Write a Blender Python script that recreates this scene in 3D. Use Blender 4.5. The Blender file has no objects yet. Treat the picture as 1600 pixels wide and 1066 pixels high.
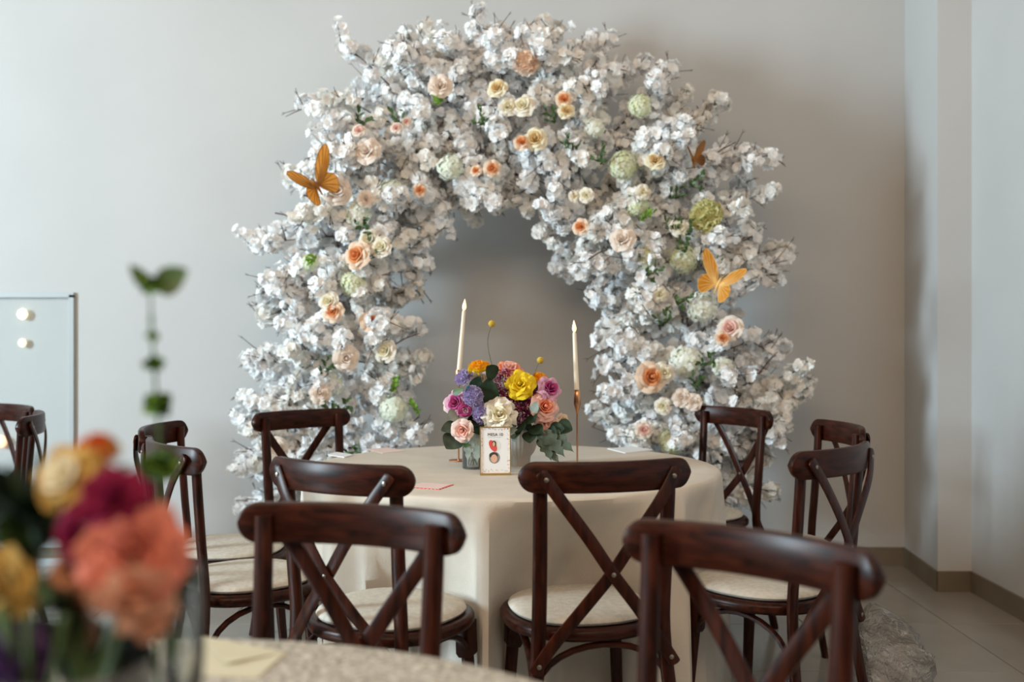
import bpy, math, random
from mathutils import Vector, Matrix, Quaternion, noise
random.seed(7)
PI = math.pi
V = Vector
sc = bpy.context.scene
COL = sc.collection

# ---------------------------------------------------------------- camera
F = 1620.0            # focal length in pixels of the 1600 px wide frame
HZ = 520.0            # horizon row
CH = 1.21             # camera height
cam_d = bpy.data.cameras.new('camera')
cam = bpy.data.objects.new('camera', cam_d)
COL.objects.link(cam)
cam.location = (0, 0, CH)
cam.rotation_euler = (PI / 2, 0, 0)
cam_d.sensor_width = 36
cam_d.lens = F / 1600 * 36
cam_d.shift_y = -(HZ - 533) / 1600 * -1
cam_d.shift_y = (HZ - 533) / 1600
cam_d.dof.use_dof = True
cam_d.dof.focus_distance = 3.2
cam_d.dof.aperture_fstop = 2.0
cam_d.clip_start = 0.05
sc.camera = cam

# ---------------------------------------------------------------- world, light, exposure
sc.view_settings.view_transform = 'Standard'
sc.view_settings.look = 'None'
sc.view_settings.gamma = 1
sc.view_settings.exposure = 0.0
sc.cycles.use_denoising = True
sc.cycles.max_bounces = 10
sc.cycles.diffuse_bounces = 8
sc.cycles.transparent_max_bounces = 12
sc.cycles.sample_clamp_indirect = 4
w = bpy.data.worlds.new('world')
sc.world = w
w.use_nodes = True
w.node_tree.nodes['Background'].inputs[0].default_value = (1.0, 0.80, 0.62, 1)
w.node_tree.nodes['Background'].inputs[1].default_value = 0.05

def area(name, loc, aim, sx, sy, power, color):
    d = bpy.data.lights.new(name, 'AREA')
    d.shape = 'RECTANGLE'
    d.size = sx
    d.size_y = sy
    d.energy = power
    d.color = color
    o = bpy.data.objects.new(name, d)
    COL.objects.link(o)
    o.location = loc
    o.rotation_euler = (V(aim) - V(loc)).to_track_quat('-Z', 'Y').to_euler()
    return o

area('window_daylight', (-6.95, 0.85, 2.55), (-0.4, 2.5, 1.6), 1.1, 2.3, 680, (0.71, 0.90, 1.0))
area('warm_hall_fill', (-0.6, -0.8, 3.5), (-0.2, 5.4, 1.7), 5.0, 1.4, 114, (1.0, 0.72, 0.48))  # added unseen warm fill for the back wall, standing for the hall's lamps

# ---------------------------------------------------------------- materials
def mat(name, color, rough=0.5, metal=0.0, spec=0.5, coat=0.0, trans=0.0, sss=0.0, emit=None, es=0.0):
    m = bpy.data.materials.new(name)
    m.use_nodes = True
    b = m.node_tree.nodes['Principled BSDF']
    b.inputs['Base Color'].default_value = (*color, 1)
    b.inputs['Roughness'].default_value = rough
    b.inputs['Metallic'].default_value = metal
    b.inputs['Specular IOR Level'].default_value = spec
    b.inputs['Coat Weight'].default_value = coat
    b.inputs['Transmission Weight'].default_value = trans
    if sss:
        b.inputs['Subsurface Weight'].default_value = sss
        b.inputs['Subsurface Radius'].default_value = (0.01, 0.008, 0.006)
    if emit:
        b.inputs['Emission Color'].default_value = (*emit, 1)
        b.inputs['Emission Strength'].default_value = es
    return m

def nd(m, t, **kw):
    n = m.node_tree.nodes.new(t)
    for k, v in kw.items():
        if k in n.inputs:
            n.inputs[k].default_value = v
        else:
            setattr(n, k, v)
    return n

def noisy(m, c1, c2, scale=5.0, detail=4.0, stretch=(1, 1, 1), lo=0.35, hi=0.65, bump=0.0, bscale=None, coord='Object', rough=0.5, dist=0.0):
    """colour varies between c1 and c2 by noise; optional bump"""
    nt = m.node_tree
    L = nt.links
    b = nt.nodes['Principled BSDF']
    tc = nd(m, 'ShaderNodeTexCoord')
    mp = nd(m, 'ShaderNodeMapping')
    mp.inputs['Scale'].default_value = stretch
    L.new(tc.outputs[coord], mp.inputs[0])
    n = nd(m, 'ShaderNodeTexNoise', Scale=scale, Detail=detail, Roughness=rough, Distortion=dist)
    L.new(mp.outputs[0], n.inputs['Vector'])
    r = nd(m, 'ShaderNodeValToRGB')
    r.color_ramp.elements[0].position = lo
    r.color_ramp.elements[1].position = hi
    r.color_ramp.elements[0].color = (*c1, 1)
    r.color_ramp.elements[1].color = (*c2, 1)
    L.new(n.outputs['Fac'], r.inputs[0])
    L.new(r.outputs[0], b.inputs['Base Color'])
    if bump:
        n2 = n
        if bscale:
            n2 = nd(m, 'ShaderNodeTexNoise', Scale=bscale, Detail=3.0)
            L.new(mp.outputs[0], n2.inputs['Vector'])
        bp = nd(m, 'ShaderNodeBump', Strength=bump, Distance=0.01)
        L.new(n2.outputs['Fac'], bp.inputs['Height'])
        L.new(bp.outputs[0], b.inputs['Normal'])
    return m

def petal(name, color, tr=0.35, c2=None, scale=20.0):
    """diffuse + translucent thin petal"""
    m = bpy.data.materials.new(name)
    m.use_nodes = True
    nt = m.node_tree
    L = nt.links
    b = nt.nodes['Principled BSDF']
    b.inputs['Roughness'].default_value = 0.75
    b.inputs['Specular IOR Level'].default_value = 0.15
    b.inputs['Base Color'].default_value = (*color, 1)
    t = nt.nodes.new('ShaderNodeBsdfTranslucent')
    t.inputs[0].default_value = (*color, 1)
    if c2:
        tc = nd(m, 'ShaderNodeTexCoord')
        n = nd(m, 'ShaderNodeTexNoise', Scale=scale, Detail=3.0)
        L.new(tc.outputs['Object'], n.inputs['Vector'])
        r = nd(m, 'ShaderNodeValToRGB')
        r.color_ramp.elements[0].position = 0.35
        r.color_ramp.elements[1].position = 0.65
        r.color_ramp.elements[0].color = (*color, 1)
        r.color_ramp.elements[1].color = (*c2, 1)
        L.new(n.outputs['Fac'], r.inputs[0])
        L.new(r.outputs[0], b.inputs['Base Color'])
        L.new(r.outputs[0], t.inputs[0])
    mx = nt.nodes.new('ShaderNodeMixShader')
    mx.inputs[0].default_value = tr
    L.new(b.outputs[0], mx.inputs[1])
    L.new(t.outputs[0], mx.inputs[2])
    L.new(mx.outputs[0], nt.nodes['Material Output'].inputs[0])
    return m

def clear(name, tint=(1, 1, 1), gloss=0.25, rough=0.05, haze=0.0, hcol=(0.8, 0.85, 0.85), bump=0.0):
    """thin clear sheet: transparent + fresnel gloss + a little haze"""
    m = bpy.data.materials.new(name)
    m.use_nodes = True
    nt = m.node_tree
    L = nt.links
    for n in list(nt.nodes):
        if n.type == 'BSDF_PRINCIPLED':
            nt.nodes.remove(n)
    out = nt.nodes['Material Output']
    tr = nd(m, 'ShaderNodeBsdfTransparent')
    tr.inputs[0].default_value = (*tint, 1)
    gl = nd(m, 'ShaderNodeBsdfGlossy')
    gl.inputs['Roughness'].default_value = rough
    df = nd(m, 'ShaderNodeBsdfDiffuse')
    df.inputs[0].default_value = (*hcol, 1)
    lw = nd(m, 'ShaderNodeLayerWeight', Blend=gloss)
    m1 = nd(m, 'ShaderNodeMixShader')
    m1.inputs[0].default_value = haze
    L.new(tr.outputs[0], m1.inputs[1])
    L.new(df.outputs[0], m1.inputs[2])
    m2 = nd(m, 'ShaderNodeMixShader')
    L.new(lw.outputs['Fresnel'], m2.inputs[0])
    L.new(m1.outputs[0], m2.inputs[1])
    L.new(gl.outputs[0], m2.inputs[2])
    L.new(m2.outputs[0], out.inputs[0])
    if bump:
        n = nd(m, 'ShaderNodeTexNoise', Scale=35.0, Detail=5.0)
        bp = nd(m, 'ShaderNodeBump', Strength=bump, Distance=0.01)
        L.new(n.outputs['Fac'], bp.inputs['Height'])
        L.new(bp.outputs[0], gl.inputs['Normal'])
        L.new(bp.outputs[0], lw.inputs['Normal'])
    return m

M = {}
M['wall'] = noisy(mat('wall_paint', (0.8, 0.8, 0.79), 0.75, spec=0.25), (0.515, 0.515, 0.515), (0.54, 0.54, 0.54), 1.6, 6, bump=0.04, bscale=60.0)
M['ceiling'] = mat('ceiling_paint', (0.52, 0.42, 0.33), 0.85)
M['tile'] = noisy(mat('floor_tile', (0.42, 0.37, 0.31), 0.16), (0.27, 0.245, 0.21), (0.31, 0.28, 0.24), 3.0, 5)
M['grout'] = mat('grout', (0.09, 0.08, 0.07), 0.9)
M['base'] = noisy(mat('baseboard_tile', (0.25, 0.21, 0.165), 0.35), (0.155, 0.12, 0.085), (0.205, 0.165, 0.12), 4.0, 5)
M['wood'] = noisy(mat('mahogany_varnish', (0.06, 0.016, 0.008), 0.36, spec=0.16, coat=0.05), (0.007, 0.0014, 0.0008), (0.058, 0.0125, 0.005), 9.0, 6, stretch=(1.2, 6, 9), lo=0.3, hi=0.75, dist=0.6)
M['wood'].node_tree.nodes['Principled BSDF'].inputs['Coat Roughness'].default_value = 0.22
M['wood_v'] = noisy(mat('mahogany_varnish_upright', (0.06, 0.016, 0.008), 0.36, spec=0.16, coat=0.05), (0.009, 0.0017, 0.0009), (0.060, 0.013, 0.005), 9.0, 6, stretch=(7, 7, 0.9), lo=0.3, hi=0.75, dist=0.6)
M['wood_v'].node_tree.nodes['Principled BSDF'].inputs['Coat Roughness'].default_value = 0.22
M['screw'] = mat('screw_metal', (0.28, 0.24, 0.20), 0.35, metal=0.9)
M['cushion'] = noisy(mat('cushion_fabric', (0.60, 0.53, 0.44), 0.95, spec=0.1), (0.53, 0.48, 0.41), (0.62, 0.57, 0.50), 60.0, 4, bump=0.25, bscale=260.0)
M['cloth'] = noisy(mat('linen_cloth', (0.58, 0.50, 0.40), 0.85, spec=0.2), (0.60, 0.54, 0.465), (0.655, 0.59, 0.515), 8.0, 5, bump=0.12, bscale=180.0)
M['sequin'] = noisy(mat('sequin_cloth', (0.5, 0.44, 0.36), 0.6, spec=0.4), (0.27, 0.245, 0.20), (0.62, 0.575, 0.50), 110.0, 2, lo=0.35, hi=0.68, bump=0.6, bscale=120.0)
M['blossom'] = petal('white_blossom', (0.965, 0.967, 0.97), 0.22)
M['blossom_b'] = petal('ivory_blossom', (0.96, 0.95, 0.925), 0.22)
M['twig'] = noisy(mat('twig_bark', (0.05, 0.03, 0.02), 0.8), (0.03, 0.018, 0.012), (0.11, 0.06, 0.04), 40.0)
M['leaf'] = noisy(mat('leaf_green', (0.05, 0.10, 0.03), 0.45), (0.035, 0.075, 0.02), (0.09, 0.17, 0.045), 25.0)
M['leaf_bright'] = petal('leaf_bright_green', (0.22, 0.38, 0.06), 0.25)
M['leaf_dark'] = noisy(mat('eucalyptus_leaf', (0.02, 0.045, 0.025), 0.65, spec=0.25), (0.012, 0.026, 0.014), (0.028, 0.055, 0.028), 30.0)
M['leaf_grey'] = noisy(mat('dusty_miller_leaf', (0.30, 0.36, 0.33), 0.8), (0.22, 0.29, 0.26), (0.40, 0.46, 0.42), 30.0)
M['leaf_sage'] = noisy(mat('sage_leaf', (0.09, 0.12, 0.085), 0.7), (0.035, 0.055, 0.035), (0.08, 0.105, 0.07), 30.0)
M['stem'] = mat('stem_green', (0.07, 0.12, 0.03), 0.5)
M['stem_dry'] = mat('dry_stem', (0.13, 0.11, 0.07), 0.7)
for k, c, c2 in [
    ('peach', (0.85, 0.62, 0.45), (0.90, 0.74, 0.60)), ('orange', (0.82, 0.33, 0.12), (0.85, 0.42, 0.20)),
    ('pale', (0.88, 0.74, 0.64), (0.90, 0.82, 0.74)), ('cream', (0.86, 0.80, 0.68), (0.90, 0.86, 0.77)),
    ('ivory', (0.88, 0.80, 0.58), (0.90, 0.85, 0.68)), ('gold', (0.78, 0.55, 0.24), (0.82, 0.66, 0.38)), ('pink', (0.86, 0.52, 0.46), (0.90, 0.64, 0.56)),
    ('hyd_white', (0.86, 0.88, 0.80), (0.82, 0.86, 0.68)), ('hyd_lime', (0.72, 0.78, 0.46), (0.84, 0.86, 0.66)),
    ('hyd_olive', (0.62, 0.60, 0.25), (0.76, 0.72, 0.42)), ('hyd_pale', (0.78, 0.84, 0.72), (0.86, 0.88, 0.80)),
    ('yellow', (0.86, 0.62, 0.02), (0.90, 0.72, 0.05)), ('amber', (0.85, 0.34, 0.01), (0.90, 0.47, 0.03)),
    ('lilac', (0.36, 0.30, 0.56), (0.56, 0.50, 0.72)), ('magenta', (0.42, 0.045, 0.19), (0.58, 0.11, 0.30)),
    ('mauve', (0.62, 0.30, 0.48), (0.78, 0.50, 0.60)), ('coral', (0.86, 0.28, 0.15), (0.90, 0.42, 0.27)),
    ('rosepink', (0.88, 0.50, 0.42), (0.92, 0.62, 0.54)), ('blush', (0.88, 0.66, 0.60), (0.90, 0.74, 0.68)),
    ('plum', (0.13, 0.02, 0.07), (0.28, 0.06, 0.16)), ('darkmagenta', (0.20, 0.008, 0.045), (0.30, 0.018, 0.075)),
    ('violet', (0.06, 0.03, 0.10), (0.10, 0.05, 0.15)), ('red', (0.62, 0.08, 0.02), (0.75, 0.16, 0.03)),
    ('salmon', (0.60, 0.17, 0.12), (0.68, 0.25, 0.18)), ('apricot', (0.70, 0.33, 0.20), (0.74, 0.40, 0.26)),
    ('mustard', (0.48, 0.29, 0.07), (0.62, 0.42, 0.13)), ('teal', (0.04, 0.22, 0.30), (0.08, 0.32, 0.42))]:
    M[k] = petal('petal_' + k, c, 0.22, c2, 30.0)
M['butter_gold'] = petal('butterfly_gold', (0.90, 0.46, 0.08), 0.35, (0.93, 0.56, 0.16), 20.0)
M['butter_orange'] = petal('butterfly_orange', (0.62, 0.24, 0.02), 0.25, (0.74, 0.33, 0.05), 20.0)
M['butter_brown'] = mat('butterfly_brown', (0.10, 0.045, 0.015), 0.5)
M['vein'] = mat('butterfly_vein', (0.32, 0.13, 0.02), 0.5)
M['vein_light'] = mat('butterfly_light_vein', (0.82, 0.50, 0.16), 0.5)
M['brass'] = mat('rose_gold_metal', (0.62, 0.33, 0.18), 0.28, metal=1.0)
M['gold_metal'] = mat('gold_metal', (0.80, 0.58, 0.24), 0.3, metal=1.0)
M['wax'] = mat('candle_wax', (0.82, 0.74, 0.60), 0.5, sss=0.3)
M['flame'] = mat('flame_glow', (1, 0.8, 0.5), 0.5, emit=(1.0, 0.62, 0.30), es=1.7)
M['pot'] = noisy(mat('ceramic_pot', (0.45, 0.40, 0.35), 0.6), (0.42, 0.37, 0.32), (0.48, 0.43, 0.37), 20.0)
M['paper'] = mat('white_paper', (0.82, 0.84, 0.87), 0.6)
M['paper_pink'] = mat('pink_paper', (0.80, 0.62, 0.58), 0.7)
M['paper_red'] = mat('red_print', (0.70, 0.08, 0.07), 0.7)
M['paper_cream'] = mat('cream_envelope', (0.58, 0.54, 0.40), 0.7)
M['ink'] = mat('ink', (0.05, 0.05, 0.06), 0.7)
M['ink_grey'] = mat('grey_ink', (0.35, 0.36, 0.38), 0.7)
M['skin'] = mat('printed_skin', (0.70, 0.42, 0.30), 0.7)
M['hair'] = mat('printed_hair', (0.05, 0.035, 0.03), 0.7)
M['photo_grey'] = mat('printed_grey', (0.25, 0.26, 0.27), 0.7)
M['acrylic'] = clear('clear_acrylic', (0.97, 0.98, 0.98), 0.12, 0.03, 0.04)
M['glass'] = clear('clear_glass', (0.93, 0.95, 0.95), 0.45, 0.02, 0.07)
M['pane'] = clear('panel_glass', (0.98, 0.99, 0.99), 0.05, 0.03, 0.03, (0.60, 0.68, 0.70))
M['plastic'] = clear('clear_plastic_film', (0.975, 0.97, 0.965), 0.28, 0.12, 0.13, (0.9, 0.88, 0.86), bump=1.0)
M['frame_grey'] = mat('grey_metal_frame', (0.42, 0.45, 0.46), 0.5, metal=0.1)
M['white_frame'] = mat('white_window_frame', (0.8, 0.8, 0.8), 0.4)

# ---------------------------------------------------------------- mesh builder
class MB:
    def __init__(s):
        s.v = []
        s.f = []
        s.m = []

    def add(s, vs, fs, mi=0):
        n = len(s.v)
        s.v.extend(vs)
        s.f.extend([tuple(i + n for i in f) for f in fs])
        s.m.extend([mi] * len(fs))

    def box(s, c, d, mi=0, rot=None):
        c = V(c)
        vs = []
        for z in (-1, 1):
            for x, y in ((-1, -1), (1, -1), (1, 1), (-1, 1)):
                p = V((x * d[0] / 2, y * d[1] / 2, z * d[2] / 2))
                if rot:
                    p = rot @ p
                vs.append(c + p)
        s.add(vs, [(3, 2, 1, 0), (4, 5, 6, 7), (0, 1, 5, 4), (1, 2, 6, 5), (2, 3, 7, 6), (3, 0, 4, 7)], mi)

    def sweep(s, pts, ws, ts, side, n=10, mi=0, power=2.0, cap=True):
        """sweep a superellipse section (width along side, thickness along normal)"""
        pts = [V(p) for p in pts]
        N = len(pts)
        if not isinstance(ws, (list, tuple)):
            ws = [ws] * N
        if not isinstance(ts, (list, tuple)):
            ts = [ts] * N
        vs = []
        for i, p in enumerate(pts):
            tg = (pts[min(i + 1, N - 1)] - pts[max(i - 1, 0)]).normalized()
            sd = V(side[i]) if isinstance(side, list) else V(side)
            sd = (sd - tg * sd.dot(tg)).normalized()
            nm = tg.cross(sd)
            for k in range(n):
                a = 2 * PI * (k + 0.5) / n
                c, q = math.cos(a), math.sin(a)
                x = math.copysign(abs(c) ** (2 / power), c)
                y = math.copysign(abs(q) ** (2 / power), q)
                vs.append(p + sd * x * ws[i] / 2 + nm * y * ts[i] / 2)
        fs = []
        for i in range(N - 1):
            for k in range(n):
                a, b = i * n + k, i * n + (k + 1) % n
                fs.append((a, b, b + n, a + n))
        if cap:
            fs.append(tuple(range(n - 1, -1, -1)))
            fs.append(tuple((N - 1) * n + k for k in range(n)))
        s.add(vs, fs, mi)

    def tube(s, pts, r, n=6, mi=0):
        N = len(pts)
        rr = r if isinstance(r, (list, tuple)) else [r] * N
        d = (V(pts[-1]) - V(pts[0]))
        sd = V((0, 1, 0)) if abs(d.normalized().y) < 0.9 else V((1, 0, 0))
        s.sweep(pts, [x * 2 for x in rr], [x * 2 for x in rr], sd, n, mi)

    def lathe(s, prof, n=24, mi=0, c=(0, 0, 0), wob=None, closed=False):
        c = V(c)
        vs = []
        for i, (r, z) in enumerate(prof):
            for k in range(n):
                a = 2 * PI * k / n
                q = r * (wob(a, i) if wob else 1)
                vs.append(c + V((q * math.cos(a), q * math.sin(a), z)))
        fs = []
        N = len(prof)
        for i in range(N - 1):
            for k in range(n):
                a, b = i * n + k, i * n + (k + 1) % n
                fs.append((a, b, b + n, a + n))
        if not closed:
            if prof[0][0] > 0:
                fs.append(tuple(range(n - 1, -1, -1)))
            if prof[-1][0] > 0:
                fs.append(tuple((N - 1) * n + k for k in range(n)))
        s.add(vs, fs, mi)

    def prism(s, poly, thick, mi=0, T=None):
        """flat polygon in xy with thickness in z, transformed by T"""
        n = len(poly)
        vs = [V((x, y, -thick / 2)) for x, y in poly] + [V((x, y, thick / 2)) for x, y in poly]
        if T:
            vs = [T @ p for p in vs]
        fs = [tuple(range(n - 1, -1, -1)), tuple(range(n, 2 * n))] + [(i, (i + 1) % n, (i + 1) % n + n, i + n) for i in range(n)]
        s.add(vs, fs, mi)

    def build(s, name, mats, parent=None, smooth=True, loc=None):
        me = bpy.data.meshes.new(name)
        me.from_pydata([tuple(p) for p in s.v], [], s.f)
        if not isinstance(mats, (list, tuple)):
            mats = [mats]
        for m in mats:
            me.materials.append(m)
        me.polygons.foreach_set('material_index', s.m)
        me.polygons.foreach_set('use_smooth', [smooth] * len(s.f))
        me.update()
        if smooth:
            try:
                me.set_sharp_from_angle(angle=math.radians(50))
            except Exception:
                pass
        o = bpy.data.objects.new(name, me)
        COL.objects.link(o)
        if parent:
            o.parent = parent
        if loc is not None:
            o.location = loc
        return o

def tag(o, label=None, cat=None, group=None, kind=None):
    if label:
        o['label'] = label
    if cat:
        o['category'] = cat
    if group:
        o['group'] = group
    if kind:
        o['kind'] = kind
    return o

def empty(name, loc=(0, 0, 0), rz=0):
    o = bpy.data.objects.new(name, None)
    o.empty_display_size = 0.1
    COL.objects.link(o)
    o.location = loc
    o.rotation_euler = (0, 0, rz)
    return o

def copy_tree(o, parent=None):
    c = o.copy()
    COL.objects.link(c)
    if parent:
        c.parent = parent
    for ch in list(o.children):
        if ch is not c:
            copy_tree(ch, c)
    return c

def aim(o, d, spin=0.0):
    q = V(d).normalized().to_track_quat('Z', 'Y') @ Quaternion((0, 0, 1), spin)
    o.rotation_mode = 'QUATERNION'
    o.rotation_quaternion = q

def P(px, py, y):
    """world point seen at frame position px,py lying at distance y"""
    return V(((px - 800) / F * y, y, CH - (py - HZ) / F * y))

def smoothpath(pts, n=6):
    pts = [V(p) for p in pts]
    out = []
    for i in range(len(pts) - 1):
        p0, p1, p2, p3 = pts[max(i - 1, 0)], pts[i], pts[i + 1], pts[min(i + 2, len(pts) - 1)]
        for k in range(n):
            t = k / n
            out.append(0.5 * ((2 * p1) + (p2 - p0) * t + (2 * p0 - 5 * p1 + 4 * p2 - p3) * t * t + (3 * p1 - p0 - 3 * p2 + p3) * t ** 3))
    out.append(pts[-1])
    return out

# ---------------------------------------------------------------- the room
XR, YB, XL, ZC, YF = 2.15, 5.39, -7.05, 4.7, -3.0
def struct(name, mb, m, smooth=False):
    return tag(mb.build(name, m, smooth=smooth), kind='structure')

b = MB(); b.box(((XL + XR) / 2, (YB + YF) / 2, -0.05), (XR - XL + 0.4, YB - YF + 0.2, 0.09)); floor = struct('floor', b, M['grout'])
tb = MB()
g, hh = 0.3 - 0.0018, 0.006
tb.add([V((-g, -g, -hh)), V((g, -g, -hh)), V((g, g, -hh)), V((-g, g, -hh)), V((-g, -g, -0.001)), V((g, -g, -0.001)), V((g, g, -0.001)), V((-g, g, -0.001)),
        V((-g + .001, -g + .001, 0)), V((g - .001, -g + .001, 0)), V((g - .001, g - .001, 0)), V((-g + .001, g - .001, 0))],
       [(0, 1, 5, 4), (1, 2, 6, 5), (2, 3, 7, 6), (3, 0, 4, 7), (4, 5, 9, 8), (5, 6, 10, 9), (6, 7, 11, 10), (7, 4, 8, 11), (8, 9, 10, 11)])
tile0 = None
for ix in range(-9, 1):
    for iy in range(-9, 1):
        cx, cy = 1.812 + 0.6 * ix + 0.3, 4.906 + 0.6 * iy + 0.3
        if tile0 is None:
            tile0 = tb.build('tile', M['tile'], floor, smooth=False)
            o = tile0
        else:
            o = tile0.copy(); COL.objects.link(o)
        o.location = (cx, cy, random.uniform(-0.0003, 0.0))
        o.rotation_euler = (random.uniform(-0.0006, 0.0006), random.uniform(-0.0006, 0.0006), random.choice((0, 1, 2, 3)) * PI / 2)
b = MB(); b.box(((XL + XR) / 2, YB + 0.06, ZC / 2 - 0.05), (XR - XL + 0.4, 0.12, ZC + 0.1)); struct('wall_back', b, M['wall'])
b = MB(); b.box((XR + 0.06, (YB + YF) / 2, ZC / 2 - 0.05), (0.12, YB - YF, ZC + 0.1)); struct('wall_right', b, M['wall'])
# left wall with an opening for the daylight window
b = MB()
wy0, wy1, wz0, wz1 = 0.3, 1.5, 1.3, 3.8
b.box((XL - 0.06, (YF + wy0) / 2, ZC / 2), (0.12, wy0 - YF, ZC))
b.box((XL - 0.06, (YB + wy1) / 2, ZC / 2), (0.12, YB - wy1, ZC))
b.box((XL - 0.06, (wy0 + wy1) / 2, wz0 / 2), (0.12, wy1 - wy0, wz0))
b.box((XL - 0.06, (wy0 + wy1) / 2, (wz1 + ZC) / 2), (0.12, wy1 - wy0, ZC - wz1))
struct('wall_left', b, M['wall'])
ob = MB()
for ix in range(-24, 1):
    for iy in range(-17, 1):
        if ix >= -9 and iy >= -9:
            continue
        if 1.812 + 0.6 * ix < XL:
            continue
        cx, cy = 1.812 + 0.6 * ix + 0.3, 4.906 + 0.6 * iy + 0.3
        ob.add([v + V((cx, cy, 0)) for v in tb.v], tb.f)
tag(ob.build('tile', M['tile'], floor, smooth=False), kind='stuff')
b = MB(); b.box(((XL + XR) / 2, (YB + YF) / 2, ZC + 0.05), (XR - XL + 0.4, YB - YF + 0.2, 0.1)); struct('ceiling', b, M['ceiling'])
# corner pillar: its side is slightly skew
b = MB()
px0, px1 = 2.043, 1.992
pf = 4.85
def quad_col(b, pts, z0, z1):
    n = len(pts)
    vs = [V((x, y, z0)) for x, y in pts] + [V((x, y, z1)) for x, y in pts]
    b.add(vs, [tuple(range(n - 1, -1, -1)), tuple(range(n, 2 * n))] + [(i, (i + 1) % n, (i + 1) % n + n, i + n) for i in range(n)])
quad_col(b, [(px1, pf), (XR + 0.02, pf), (XR + 0.02, YB + 0.02), (px0, YB + 0.02)], 0, ZC)
struct('wall_pillar', b, M['wall'])
bh, bt = 0.095, 0.012
b = MB(); b.box(((XL + px0) / 2, YB - bt / 2, bh / 2), (px0 - XL, bt, bh)); struct('baseboard_back', b, M['base'])
b = MB(); quad_col(b, [(px1 - bt, pf - bt), (px1, pf), (px0, YB), (px0 - bt, YB)], 0, bh - 0.001); struct('baseboard_pillar_side', b, M['base'])
b = MB(); b.box(((px1 + XR) / 2 - bt / 2, pf - bt / 2, bh / 2), (XR - px1, bt, bh)); struct('baseboard_pillar_front', b, M['base'])
b = MB(); b.box((XR - bt / 2, (YF + pf) / 2, bh / 2), (bt, pf - YF, bh)); struct('baseboard_right', b, M['base'])

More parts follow.
